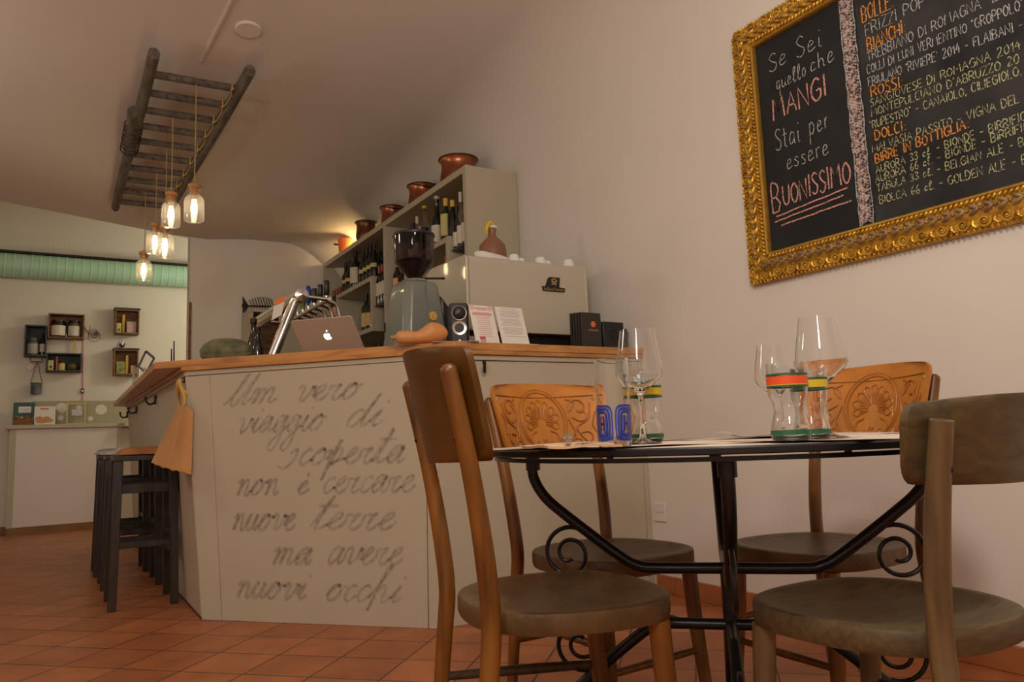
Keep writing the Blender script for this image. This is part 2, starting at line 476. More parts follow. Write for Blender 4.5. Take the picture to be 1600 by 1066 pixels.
    def slab(s, fn, nu, nv, smooth=True):
        """fn(i,j,side) gives the point on side 0 / 1 of a curved sheet that has thickness"""
        n1 = (nu + 1) * (nv + 1)
        vs = [fn(i / nu, j / nv, k) for k in (0, 1) for i in range(nu + 1) for j in range(nv + 1)]
        ix = lambda k, i, j: k * n1 + i * (nv + 1) + j
        fs = []
        for i in range(nu):
            for j in range(nv):
                fs.append((ix(0, i, j), ix(0, i, j + 1), ix(0, i + 1, j + 1), ix(0, i + 1, j)))
                fs.append((ix(1, i, j), ix(1, i + 1, j), ix(1, i + 1, j + 1), ix(1, i, j + 1)))
        s._add(vs, fs, smooth)
        o = len(s.v) - len(vs); es = []
        for i in range(nu):
            es.append((ix(0, i, 0), ix(0, i + 1, 0), ix(1, i + 1, 0), ix(1, i, 0)))
            es.append((ix(0, i + 1, nv), ix(0, i, nv), ix(1, i, nv), ix(1, i + 1, nv)))
        for j in range(nv):
            es.append((ix(0, 0, j + 1), ix(0, 0, j), ix(1, 0, j), ix(1, 0, j + 1)))
            es.append((ix(0, nu, j), ix(0, nu, j + 1), ix(1, nu, j + 1), ix(1, nu, j)))
        for e in es:
            s.f.append([o + q for q in e]); s.sm.append(False); s.mi.append(s.cur)
        return s
    def ribbon(s, pts, w, O, U, V, N, off=0.0015):
        """flat stroke of width w through 2-d points, lying on the plane O,U,V"""
        P = [Vector((p[0], p[1])) for p in pts]
        if len(P) < 2: return s
        L = []; Rr = []
        k = len(P)
        for i in range(k):
            a = P[max(i - 1, 0)]; b = P[min(i + 1, k - 1)]
            t = (b - a)
            if t.length < 1e-9: t = Vector((1, 0))
            t.normalize(); nn = Vector((-t.y, t.x)) * (w / 2)
            L.append(P[i] + nn); Rr.append(P[i] - nn)
        vs = [O + U * q.x + V * q.y + N * off for q in L] + [O + U * q.x + V * q.y + N * off for q in Rr]
        fs = [(i, k + i, k + i + 1, i + 1) for i in range(k - 1)]
        return s._add(vs, fs, False)
    def build(s, name, m, parent=None, world=False, bevel=0.0, bseg=2, sub=0):
        me = bpy.data.meshes.new(name)
        vs = s.v
        if parent is not None and world:
            inv = pmat(parent).inverted()
            vs = [inv @ Vector(p) for p in vs]
        me.from_pydata([tuple(p) for p in vs], [], s.f)
        for p, sm, mi in zip(me.polygons, s.sm, s.mi):
            p.use_smooth = sm; p.material_index = mi
        for q in (m if isinstance(m, (list, tuple)) else [m]):
            me.materials.append(q)
        bm = bmesh.new(); bm.from_mesh(me)
        bmesh.ops.recalc_face_normals(bm, faces=bm.faces)
        bm.to_mesh(me); bm.free()
        me.set_sharp_from_angle(angle=R(44))
        o = bpy.data.objects.new(name, me)
        COL.objects.link(o)
        if parent is not None: o.parent = parent
        if bevel:
            b = o.modifiers.new('bevel', 'BEVEL'); b.width = bevel; b.segments = bseg; b.limit_method = 'ANGLE'; b.angle_limit = R(40)
            b.harden_normals = False
        if sub:
            b = o.modifiers.new('sub', 'SUBSURF'); b.levels = sub; b.render_levels = sub
        return o

def pmat(o):
    m = Matrix.Translation(o.location) @ o.rotation_euler.to_matrix().to_4x4()
    return (pmat(o.parent) @ m) if o.parent else m

def thing(name, label, cat, loc=(0, 0, 0), rz=0.0, group=None):
    o = bpy.data.objects.new(name, None)
    o.empty_display_size = 0.05
    o.location = loc; o.rotation_euler = (0, 0, rz)
    COL.objects.link(o)
    o['label'] = label; o['category'] = cat
    if group: o['group'] = group
    return o

def tag(o, label, cat, group=None):
    o['label'] = label; o['category'] = cat
    if group: o['group'] = group
    return o

def struct(o):
    o['kind'] = 'structure'
    return o

def single(name, mb, m, loc, label, cat, group=None, rz=0.0, **kw):
    """a thing that is one mesh, its origin at its base"""
    o = mb.build(name, m, None, **kw)
    o.location = loc; o.rotation_euler = (0, 0, rz)
    return tag(o, label, cat, group)

def dup(root, loc, rz=None, label=None, group=None):
    r = root.copy(); COL.objects.link(r); r.location = loc
    if rz is not None: r.rotation_euler = (0, 0, rz)
    if label: r['label'] = label
    if group: r['group'] = group
    for ch in list(root.children):
        c = ch.copy(); COL.objects.link(c); c.parent = r
        for g in list(ch.children):
            d = g.copy(); COL.objects.link(d); d.parent = c
    return r

# ------------------------------------------------------------------ stroke lettering
def G(s):
    return [[tuple(float(c) for c in p.split(',')) for p in st.split()] for st in s.split('|')]
CAPS = {k: (w, G(s)) for k, (w, s) in {
 'A': (.62, "0,0 .31,1 .6,0|.1,.38 .5,.38"), 'B': (.52, "0,0 0,1 .32,.98 .44,.78 .3,.55 0,.52|.3,.52 .5,.3 .38,.03 0,0"),
 'C': (.52, ".5,.85 .3,1 .06,.75 .04,.3 .22,0 .5,.14"), 'D': (.55, "0,0 0,1 .3,.93 .52,.55 .42,.2 .2,0 0,0"),
 'E': (.46, ".44,1 0,1 0,0 .44,0|0,.5 .36,.5"), 'F': (.46, "0,0 0,1 .46,1|0,.52 .34,.52"),
 'G': (.58, ".52,.85 .3,1 .06,.72 .04,.3 .25,0 .52,.14 .54,.45 .32,.45"), 'H': (.55, "0,0 0,1|.52,0 .52,1|0,.5 .52,.5"),
 'I': (.14, ".07,0 .07,1"), 'L': (.44, "0,1 0,0 .44,0"), 'M': (.72, "0,0 .06,1 .34,.35 .62,1 .7,0"),
 'N': (.58, "0,0 0,1 .54,0 .54,1"), 'O': (.58, ".3,1 .06,.75 .04,.3 .26,0 .5,.22 .54,.65 .3,1"),
 'P': (.48, "0,0 0,1 .32,.98 .46,.75 .3,.5 0,.47"), 'R': (.52, "0,0 0,1 .32,.98 .46,.77 .3,.52 0,.5|.22,.5 .52,0"),
 'S': (.46, ".44,.88 .24,1 .04,.8 .2,.55 .42,.35 .36,.08 .16,0 0,.12"), 'T': (.54, "0,1 .54,1|.27,1 .27,0"),
 'U': (.54, "0,1 .02,.3 .22,0 .46,.2 .52,1"), 'V': (.56, "0,1 .28,0 .56,1"), 'Z': (.48, "0,1 .48,1 0,0 .48,0"),
 '0': (.5, ".26,1 .05,.6 .12,.1 .3,0 .48,.4 .4,.85 .26,1"), '1': (.25, "0,.7 .2,1 .2,0"), '2': (.5, ".04,.8 .2,1 .42,.85 .36,.5 .0,0 .5,.04"),
 '3': (.46, ".04,.9 .24,1 .42,.82 .2,.55 .44,.3 .28,.02 .0,.1"), '4': (.5, ".3,1 .0,.4 .5,.42|.36,.7 .34,0"), '6': (.46, ".36,1 .1,.6 .06,.2 .24,0 .44,.2 .3,.45 .08,.3"),
 '-': (.4, "0,.45 .36,.45"), '.': (.14, ".05,0 .08,.06"), ',': (.14, ".08,.08 .03,-.15"), ':': (.2, ".1,.05 .12,.1|.1,.5 .12,.55"), "'": (.14, ".06,1 .04,.8"), '"': (.22, ".04,1 .03,.82|.14,1 .13,.82"),
 ' ': (.34, ""), 'c': (.4, ".36,.45 .2,.55 .04,.3 .1,.03 .38,.1"), 'l': (.36, "0,.15 .28,.7 .26,1 .12,.8 .1,.1 .22,0 .38,.12"),
 'i': (.2, ".08,.55 .06,.1 .14,0 .2,.08|.12,.85 .14,.9"), 'e': (.46, ".04,.3 .3,.35 .34,.5 .18,.58 .04,.3 .12,.03 .44,.14"), 'S_': (.6, ".5,.85 .32,1 .08,.85 .2,.6 .46,.4 .42,.1 .2,0 0,.1"),
 'q': (.5, ".4,.5 .2,.58 .04,.3 .14,.03 .36,.25 .42,.55 .36,-.5"), 'u': (.5, ".02,.55 .04,.1 .18,0 .36,.25 .4,.55 .4,.1 .5,.03"), 'o': (.48, ".22,.58 .04,.35 .14,.02 .36,.15 .36,.45 .22,.58"),
 'h': (.5, ".06,1 .04,0|.05,.35 .22,.55 .36,.4 .36,.05 .46,.03"), 't': (.36, ".16,.9 .14,.1 .3,.02|0,.6 .32,.62"), 'a': (.5, ".38,.5 .2,.58 .04,.3 .14,.03 .36,.25 .4,.55 .4,.08 .5,.04"),
 'p': (.5, ".06,.55 .04,-.45|.05,.4 .24,.58 .42,.35 .28,.03 .06,.12"), 'r': (.36, ".06,.55 .06,0|.06,.35 .2,.55 .34,.52"), 's': (.4, ".34,.5 .18,.58 .06,.45 .3,.22 .22,.02 .0,.08"),
 'n': (.48, ".05,.55 .05,0|.05,.35 .24,.56 .38,.4 .4,0"), 'm': (.7, ".05,.55 .05,0|.05,.35 .2,.56 .32,.4 .32,0|.32,.35 .48,.56 .6,.4 .62,0")}.items() if s or k == ' '}
CAPS[' '] = (.34, [])
def text_width(t, h, sp=0.14):
    return sum(CAPS[c][0] + sp for c in t) * h
def chalk(mb, t, x, y, h, w, O, U, V, N, width=None, jit=0.03, slope=0.0, smooth=True, off=0.0015):
    """write t from (x,y) with letter height h; width squeezes the line to a total length"""
    k = 1.0 if width is None else width / text_width(t, h)
    cx = x
    for c in t:
        cw, st = CAPS[c]
        dy = random.uniform(-jit, jit) * h
        hh = h * random.uniform(1 - jit * 2, 1 + jit * 2)
        for s in st:
            P = [(cx + p[0] * h * k + random.uniform(-jit, jit) * h * .4, y + (cx - x) * slope + dy + p[1] * hh + random.uniform(-jit, jit) * h * .4) for p in s]
            if smooth and len(P) > 4 and c not in 'EFHMNTZALV':
                P = [(q.x, q.y) for q in smooth_path([(a, b, 0) for a, b in P], 4)]
            mb.ribbon(P, w, O, U, V, N, off)
        cx += (cw + 0.14) * h * k

SCRIPT = {k: (w, G(s)) for k, (w, s) in {
 'n': (1.1, "0,.75 .18,1 .27,.8 .26,0 .32,.55 .5,.95 .68,.92 .74,.5 .78,.1 .95,0 1.1,.28"),
 'm': (1.4, "0,.75 .18,1 .27,.8 .26,0 .34,.6 .52,.97 .64,.8 .62,0 .7,.6 .88,.97 1.02,.85 1.04,.2 1.2,0 1.4,.28"),
 'u': (1.0, "0,.45 .18,1 .13,.3 .27,0 .52,.2 .7,1 .66,.3 .78,0 1.0,.28"),
 'o': (1.0, "0,.28 .28,.7 .55,.98 .25,.9 .1,.45 .25,.03 .55,.1 .75,.55 .55,.97 .75,.82 1.0,.86"),
 'v': (1.05, "0,.75 .2,1 .36,.8 .34,.2 .5,0 .76,.4 .84,.95 .88,.82 1.05,.86"),
 'e': (.85, "0,.3 .3,.5 .56,.82 .42,1 .16,.7 .15,.25 .36,0 .62,.1 .85,.42"),
 'r': (.85, "0,.84 .3,.84 .55,.95 .36,.5 .4,.1 .6,0 .85,.28"),
 'i': (.6, "0,.3 .28,1 .17,.3 .3,0 .6,.28|.34,1.38 .4,1.52"),
 'a': (1.0, ".62,.88 .32,1 .06,.5 .2,0 .5,.25 .72,1 .66,.3 .8,0 1.0,.28"),
 'g': (.95, ".62,.88 .32,1 .06,.5 .2,0 .5,.25 .72,1 .66,-.6 .4,-1.2 .1,-1.0 .3,-.45 .95,.3"),
 'd': (1.0, ".62,.85 .32,1 .06,.5 .2,0 .52,.3 .82,2.0 .66,.6 .76,0 1.0,.3"),
 's': (.75, ".2,.75 .52,1.02 .58,.5 .42,.0 .1,-.2 -.18,0"),
 'c': (.75, ".6,.8 .44,1 .14,.7 .12,.25 .36,0 .75,.35"),
 'p': (1.0, "0,.3 .4,1.5 .12,-1.0 .18,.3 .42,.95 .68,.85 .64,.3 .38,0 .34,.1 1.0,.35"),
 't': (.8, "0,.2 .5,2.1 .26,.4 .36,0 .8,.3|-.1,1.45 .95,1.42"),
 'h': (1.2, "0,.3 .4,1.4 .6,2.1 .38,1.9 .2,-.5 .28,.4 .52,.95 .74,.8 .74,.2 .88,0 1.2,.3"),
 'U': (1.15, "-.25,0 .08,.6 .36,2 .12,.5 .16,.03 .46,.1 .95,2 .78,.5 .84,0 1.15,.35"),
 'E': (.85, "0,.3 .3,.5 .56,.82 .42,1 .16,.7 .15,.25 .36,0 .62,.1 .85,.42|.3,1.65 .42,1.3")}.items()}
def script_word(mb, word, x, y, xh, w, O, U, V, N, shear=0.55, sx=1.0, passes=3):
    for ps in range(passes):
        cx = 0.0; run = []
        jx, jy = random.uniform(-.05, .05), random.uniform(-.05, .05)
        strokes = []
        for c in word:
            cw, st = SCRIPT[c]
            j = lambda: random.uniform(-.035, .035)
            main = [(cx + p[0] + j(), p[1] + j()) for p in st[0]]
            if c in 'sc' and run:
                strokes.append(run); run = []
            run += main
            if c in 's':
                strokes.append(run); run = []
            for e in st[1:]:
                strokes.append([(cx + p[0], p[1]) for p in e])
            cx += cw
        if run: strokes.append(run)
        for s in strokes:
            P = smooth_path([(a, b, 0) for a, b in s], 6)
            P = [(x + (q.x + jx + (q.y) * shear * .75) * xh * sx, y + (q.y + jy) * xh) for q in P]
            mb.ribbon(P, w * random.uniform(.7, 1.25), O, U, V, N, 0.0008 + ps * 0.0003)
    return cx
# ================================================================== THE SETTING
WX = 2.49            # wall with the blackboard
YB = 6.90            # end wall behind the bar
YF = 8.85            # far wall of the back room
b = MB(); b.grid(lambda u, v: (-3.2 + 6.6 * u, -2.4 + 11.6 * v, 0), 1, 1, False)
struct(b.build('floor', M_floor))

def zc(y):
    y = max(y, 2.4)
    return 2.93 - 0.12 * (y - 4.2)
def sstep(a, c, t):
    t = min(max((t - a) / (c - a), 0), 1); return t * t * (3 - 2 * t)
def edge_z(x):
    if x < 0.95: return 2.563 + (0.95 - x) * 0.113
    return 2.563 + 0.046 * sstep(0.95, 1.5, x)
XS = [-3.2 + 0.33 * i for i in range(15)] + [1.75 - 0.03] + [1.75 + (WX - 1.75) * math.sin(R(a)) for a in range(0, 91, 6)]
YS_ = [-2.4 + 0.25 * i for i in range(36)] + [6.6 + 0.03 * i for i in range(11)]
def ceil_pt(i, j):
    x = XS[i]; y = YS_[int(round(j * (len(YS_) - 1)))]
    far = sstep(6.60, 6.90, y); x0 = 2.08 + (1.75 - 2.08) * far
    if i > 15: x = x0 + (WX - x0) * (x - 1.75) / (WX - 1.75)
    z = zc(y); z += sstep(5.2, YB, y) * (edge_z(min(x, 1.75)) - z)
    if x > x0:
        u = (x - x0) / (WX - x0)
        rz = 0.38 + 0.90 * far
        z -= rz * (1 - math.sqrt(max(0, 1 - u * u)))
    return (x, y, z)
b = MB(); n = len(XS) - 1
b.grid(lambda u, v: ceil_pt(int(round(u * n)), v), n, len(YS_) - 1)
b.grid(lambda u, v: (-3.2 + (0.955 + 3.2) * u, YB, edge_z(-3.2 + (0.955 + 3.2) * u) + (3.6 - edge_z(-3.2 + (0.955 + 3.2) * u)) * v), 20, 1, False)
struct(b.build('ceiling', M_ceil))
b = MB().box(WX, WX + 0.12, -2.4, 9.2, 0, 3.4); struct(b.build('wall_right', M_wall))
b = MB().box(0.955, WX, YB, YB + 0.14, 0, 3.3); struct(b.build('wall_end', M_wall))
b = MB().box(-3.2, WX, YF, YF + 0.12, 0, 3.7); struct(b.build('wall_far', M_far))
b = MB().box(-3.32, -3.2, -2.4, 9.2, 0, 3.7); struct(b.build('wall_left', M_wall))
b = MB().box(-3.2, WX, -2.5, -2.4, 0, 3.4); struct(b.build('wall_behind', M_wall))
b = MB().box(-3.2, WX + 0.1, YB - 0.02 + 0.03, YF + 0.1, 3.6, 3.7); struct(b.build('ceiling_back_room', M_far))
b = MB()
y = -2.4
while y < 2.80:
    b.box(WX - 0.012, WX, y + 0.002, min(y + 0.318, 2.835), 0, 0.082); y += 0.32
struct(b.build('baseboard_right', M_terra, bevel=0.003))
b = MB().box(-3.2, WX, YF - 0.012, YF, 0, 0.07); struct(b.build('baseboard_far', M_brownskirt))
b = MB().box(0.952, 0.972, YB - 0.012, YB, 0, 2.0); struct(b.build('trim_1', M_crate))
# painted cable channel on the ceiling, and the round cover plate beside it
def on_ceil(x, y): return zc(y)
b = MB(); pa = (0.70, 3.60); pb = (0.635, 4.30)
b.bar((pa[0], pa[1], zc(pa[1]) - 0.004), (pb[0], pb[1], zc(pb[1]) - 0.004), 0.012, 0.012)
struct(b.build('trim_2', M_ceil))
b = MB().lathe([(0, -0.012), (0.062, -0.012), (0.068, -0.006), (0.068, 0.004), (0, 0.004)], 28)
p = at_z(388, 43, 2.97)
o = single('ceiling_cover_plate', b, M_ceil, (p.x, p.y, zc(p.y) + 0.0), 'round white cover plate on the ceiling above the ladder', 'cover plate')
o.rotation_euler = (R(-6.8), 0, 0)

# ================================================================== BAR
C1b = Vector((1.356, 2.859, 0)); C2b = Vector((0.585, 3.699, 0)); C3b = Vector((0.585, 7.0, 0))
PU = (C1b - C2b).normalized(); PN = Vector((PU.y, -PU.x, 0)); PL = (C1b - C2b).length
bar = thing('bar_counter', 'tall greige bar counter with handwritten text on its angled front', 'bar counter', (1.356, 2.859, 0))
def panel(s0b, s1b, s0t, s1t, z1, o, u, nrm, z0=0.0, th=0.03):
    """board on a vertical face: s along u at the bottom and at the top"""
    mb = MB()
    P = lambda s, z, d: o + u * s + Vector((0, 0, z)) - nrm * d
    mb.hexa([P(s0b, z0, th), P(s1b, z0, th), P(s1b, z0, 0), P(s0b, z0, 0)], [P(s0t, z1, th), P(s1t, z1, th), P(s1t, z1, 0), P(s0t, z1, 0)])
    return mb
g = 0.002
def seam(z): return 0.107 - 0.077 * z
ZP = 1.088
panel(0.0, seam(0) - g, -0.100, seam(ZP) - g, ZP, C2b, PU, PN).build('front_board', M_greige, bar, True, bevel=0.002)
panel(seam(0), 1.082, seam(ZP), 1.092, ZP, C2b, PU, PN).build('front_board', M_greige, bar, True, bevel=0.002)
panel(1.085, PL, 1.095, PL + 0.008, ZP, C2b, PU, PN).build('front_board', M_greige, bar, True, bevel=0.002)
XU = Vector((1, 0.0, 0)); XN = Vector((0, -1, 0))
o1 = Vector((1.356, 2.859, 0))
panel(0.0, 1.10, 0.004, 1.10, ZP, o1, XU, XN).build('front_board', M_greige, bar, True, bevel=0.002)
panel(1.103, WX - 1.356 - 0.001, 1.103, WX - 1.356 - 0.001, ZP, o1, XU, XN).build('front_board', M_greige, bar, True, bevel=0.002)
# side under the overhang, three boards, leaning out towards the top
def side_board(y0b, y1b, y0t, y1t):
    mb = MB(); xb, xt = 0.585, 0.512
    mb.hexa([(xb, y0b, 0), (xb + .03, y0b, 0), (xb + .03, y1b, 0), (xb, y1b, 0)], [(xt, y0t, ZP), (xt + .03, y0t, ZP), (xt + .03, y1t, ZP), (xt, y1t, ZP)])
    return mb
for y0, y1 in ((3.704, 5.05), (5.056, 6.12), (6.126, 7.0)):
    side_board(y0, y1, max(y0, 3.776), y1).build('side_board', M_greige, bar, True, bevel=0.002)
# cream band under the top
pl = [C2b + PU * -0.104 + PN * 0.006, C1b + PN * 0.006 + PU * 0.012]
b = MB()
def band(b, pts, z0, z1, th):
    for i in range(len(pts) - 1):
        a, c = Vector(pts[i]), Vector(pts[i + 1]); d = (c - a).normalized(); nn = Vector((-d.y, d.x, 0)) * th
        b.hexa([a + Vector((0, 0, z0)), c + Vector((0, 0, z0)), c + nn + Vector((0, 0, z0)), a + nn + Vector((0, 0, z0))],
               [a + Vector((0, 0, z1)), c + Vector((0, 0, z1)), c + nn + Vector((0, 0, z1)), a + nn + Vector((0, 0, z1))])
bp = [(0.500, 7.0, 0), tuple(C2b + PU * -0.108 + PN * 0.004), tuple(C1b + PU * 0.012 + PN * 0.004), (WX - 0.001, 2.853, 0)]
band(b, bp, ZP + 0.002, 1.112, 0.03)
b.build('top_band', M_greige, bar, True, bevel=0.002)
b = MB()
bp2 = [(0.488, 7.0, 0), tuple(C2b + PU * -0.118 + PN * 0.016), tuple(C1b + PU * 0.02 + PN * 0.018), (WX - 0.001, 2.842, 0)]
band(b, bp2, 1.1125, 1.131, 0.04)
b.build('top_support', M_counter, bar, True, bevel=0.002)
# kickboard line along the floor
b = MB(); band(b, [(0.582, 6.9, 0), tuple(C2b + PN * 0.001)], 0.0, 0.012, 0.01); b.build('floor_seal', M_darkrail, bar, True)
# handwriting in charcoal
b = MB()
O = C2b.copy(); V = Vector((0, 0, 1))
def line(word, s0, s1, z0, xh, z1=None):
    tot = sum(SCRIPT[c][0] for c in word)
    script_word(b, word, s0, z0, xh, 0.0125, O, PU, V, PN, sx=(s1 - s0) / (tot * xh) * 0.93, passes=5)
XH = 0.068
line('Um', 0.125, 0.385, 0.945, XH); line('vero', 0.465, 0.80, 0.945, XH)
line('viaggio', 0.165, 0.64, 0.815, XH); line('di', 0.715, 0.90, 0.825, XH)
line('s', 0.405, 0.475, 0.665, XH); line('coperta', 0.478, 1.02, 0.668, XH)
line('non', 0.165, 0.40, 0.540, XH); line('E', 0.475, 0.535, 0.545, XH * .8); line('cercare', 0.60, 1.06, 0.545, XH)
line('nuove', 0.145, 0.49, 0.390, XH); line('terre', 0.54, 0.965, 0.393, XH)
line('ma', 0.345, 0.56, 0.245, XH); line('avere', 0.625, 0.995, 0.250, XH)
line('nuovi', 0.165, 0.545, 0.100, XH); line('occhi', 0.61, 0.985, 0.100, XH)
b.build('handwriting', M_charcoal, bar, True)
# a painted scrap of script on the right end
b = MB()
script_word(b, 'l' if 'l' in SCRIPT else 'e', 1.02, 1.03, 0.03, 0.007, o1, XU, V, XN)
b.build('handwriting', M_charcoal, bar, True)

# the worktop
top = thing('worktop', 'long angled oak bar top with thick front edge', 'bar top', (1.435, 2.835, 1.131))
poly = [(WX - 0.001, 2.835), (1.435, 2.835), (0.391, 3.896), (0.425, 7.35), (0.94, 7.35), (0.94, 6.88), (1.10, 6.88), (1.10, 4.12), (1.66, 3.66), (WX - 0.001, 3.66)]
b = MB().prism(poly, (0, 0, 1.1315), (1, 0, 0), (0, 1, 0), (0, 0, 1), 0.0335)
b.build('top_board', M_counter, top, True, bevel=0.0025)
ZT = 1.165

# coat hooks along the side and one on the right face
def hook(mb_m, loc, d, label, s=1.0):
    t = thing('coat_hook', label, 'hook', loc); t.scale = (s, s, s)
    b = MB(); d = Vector(d)
    q = Vector((-d.y, d.x, 0))
    b.tube([d * 0.003 + Vector((0, 0, 0.02)), d * 0.004 + Vector((0, 0, -0.035))], 0.007, 8)
    b.tube(smooth_path([d * 0.004 + Vector((0, 0, -0.02)), d * 0.03 + Vector((0, 0, -0.034)), d * 0.05 + Vector((0, 0, -0.02)), d * 0.055 + Vector((0, 0, 0.0))], 5), [0.006, 0.005], 8)
    b.ell(d * 0.055 + Vector((0, 0, 0.004)), (0.009, 0.009, 0.009), 8, 6)
    b.build('hook_arm', M_iron, t)
for y, lb in ((4.94, 'black coat hook under the bar top nearest the paper bag'), (6.16, 'black coat hook under the bar top, middle of three'), (7.0 - 0.04, 'black coat hook at the far end of the bar side')):
    hook(None, (0.5085, y, 1.055), (-1, 0, 0), lb)
hook(None, (0.512, 3.80, 1.078), (-1, 0, 0), 'black coat hook holding up the paper bag', .5)
p = at_y(757, 570, 2.859)
hook(None, (p.x, 2.859, p.z), (-0.5, -0.87, 0), 'small black hook on the bar front beside the chair back')

# paper bag on the hook
bag = thing('paper_bag', 'brown paper bag hanging from the corner of the bar by yellow handles', 'bag', (0.44, 3.80, 0.64))
A = [at_y(278, 634, 3.93), at_y(289, 632, 3.72), at_y(302, 641, 3.73), at_y(296, 636, 3.93)]
B = [at_y(236, 723, 3.93), at_y(264, 734, 3.68), at_y(299, 741, 3.72), at_y(280, 730, 3.93)]
def bagpt(k, v, dx=0):
    P = [B[i].lerp(A[i], v) for i in range(4)]
    return P[k % 4]
b = MB()
ring = []
for side in range(4):
    for j in range(6):
        ring.append((side, j / 6))
NV = 8; vs = []
for i in range(NV + 1):
    v = i / NV
    for side, t in ring:
        q = bagpt(side, v).lerp(bagpt(side + 1, v), t)
        cen = sum((bagpt(kk, v) for kk in range(4)), Vector()) / 4
        w = math.sin(math.pi * t) * math.sin(math.pi * v * 0.9 + 0.15)
        off = (-0.012 if side in (1, 3) else 0.010) * w
        q = q + (q - cen).normalized() * off + Vector((0, 0, 0.004 * math.sin(17 * t + side * 2) * (1 if v > .95 or v < .05 else 0)))
        vs.append(q)
kk = len(ring); fs = [(i * kk + j, i * kk + (j + 1) % kk, (i + 1) * kk + (j + 1) % kk, (i + 1) * kk + j) for i in range(NV) for j in range(kk)]
fs.append(tuple(range(kk - 1, -1, -1)))
b._add(vs, fs, False)
b.build('bag_body', M_bag, bag, True)
hk = Vector((0.490, 3.80, 1.070))
for a, c in ((A[0].lerp(A[1], .25), A[0].lerp(A[1], .8)), (A[3].lerp(A[2], .25), A[3].lerp(A[2], .8))):
    mb = MB()
    mb.tube(smooth_path([a - Vector((0, 0, .02)), a + Vector((-.004, 0, .03)), hk + Vector((-.004, .018, -.03)), hk + Vector((0, 0, .006)), hk + Vector((.004, -.018, -.03)), c + Vector((.004, 0, .03)), c - Vector((0, 0, .02))], 6), 0.0075, 7)
    mb.build('bag_handle', M_rope, bag, True)

# ================================================================== BAR STOOLS
def make_stool(label):
    t = thing('bar_stool', label, 'bar stool', (0, 0, 0), 0, 'bar stools along the bar')
    W2, D2, Hh = 0.155, 0.165, 0.735
    for sx in (-1, 1):
        for sy in (-1, 1):
            b = MB()
            cb = Vector((sx * (W2 - .018), sy * (D2 - .018), 0)); ct = Vector((sx * (W2 - .032), sy * (D2 - .032), Hh - 0.03))
            b.hexa([cb + Vector((a * .018, c * .018, 0)) for a, c in ((-1, -1), (1, -1), (1, 1), (-1, 1))], [ct + Vector((a * .02, c * .02, 0)) for a, c in ((-1, -1), (1, -1), (1, 1), (-1, 1))])
            b.build('leg', M_stool, t, bevel=0.003)
    b = MB(); b.box(-W2 + .01, W2 - .01, -D2 + .01, D2 - .01, Hh - .03, Hh); b.build('seat_frame', M_stool, t, bevel=0.004)
    for z, ax, h in ((0.57, 0, .045), (0.30, 0, .03), (0.26, 1, .03), (0.57, 1, .045), (0.34, 1, .026)):
        for sgn in (-1, 1):
            b = MB(); k = .024 + .012 * z / Hh
            if ax == 0: b.box(-W2 + .03, W2 - .03, sgn * (D2 - k) - .009, sgn * (D2 - k) + .009, z - h / 2, z + h / 2)
            else: b.box(sgn * (W2 - k) - .009, sgn * (W2 - k) + .009, -D2 + .03, D2 - .03, z - h / 2, z + h / 2)
            b.build('stretcher', M_stool, t, bevel=0.002)
    return t
def cushion(t, m, label, cut=0.0):
    b = MB()
    def f(u, v):
        x = (u - .5) * 2; y = (v - .5) * 2
        e = max(0, 1 - abs(x) ** 5) ** .5 * max(0, 1 - abs(y) ** 5) ** .5
        return (x * (.16 - cut / 2) + cut / 2, y * .17, 0.737 + .036 * e)
    b.grid(f, 16, 16)
    b.box(-.159 + cut, .159, -.169, .169, .7355, .738)
    o = b.build('cushion', m, t); o['label'] = label
s1 = make_stool('dark wooden bar stool with brown hide seat, nearest the bar corner')
s1.location = (0.396, 4.325, 0)
s2 = dup(s1, (0.394, 4.965, 0), label='dark wooden bar stool with black and white cowhide seat behind the brown one')
s3 = dup(s1, (0.382, 5.52, 0), label='dark wooden bar stool farthest along the bar side')
cushion(s1, M_cowb, 'brown hide cushion', .035); cushion(s2, M_cowbw, 'black and white cowhide cushion'); cushion(s3, M_cowbw, 'black and white cowhide cushion')
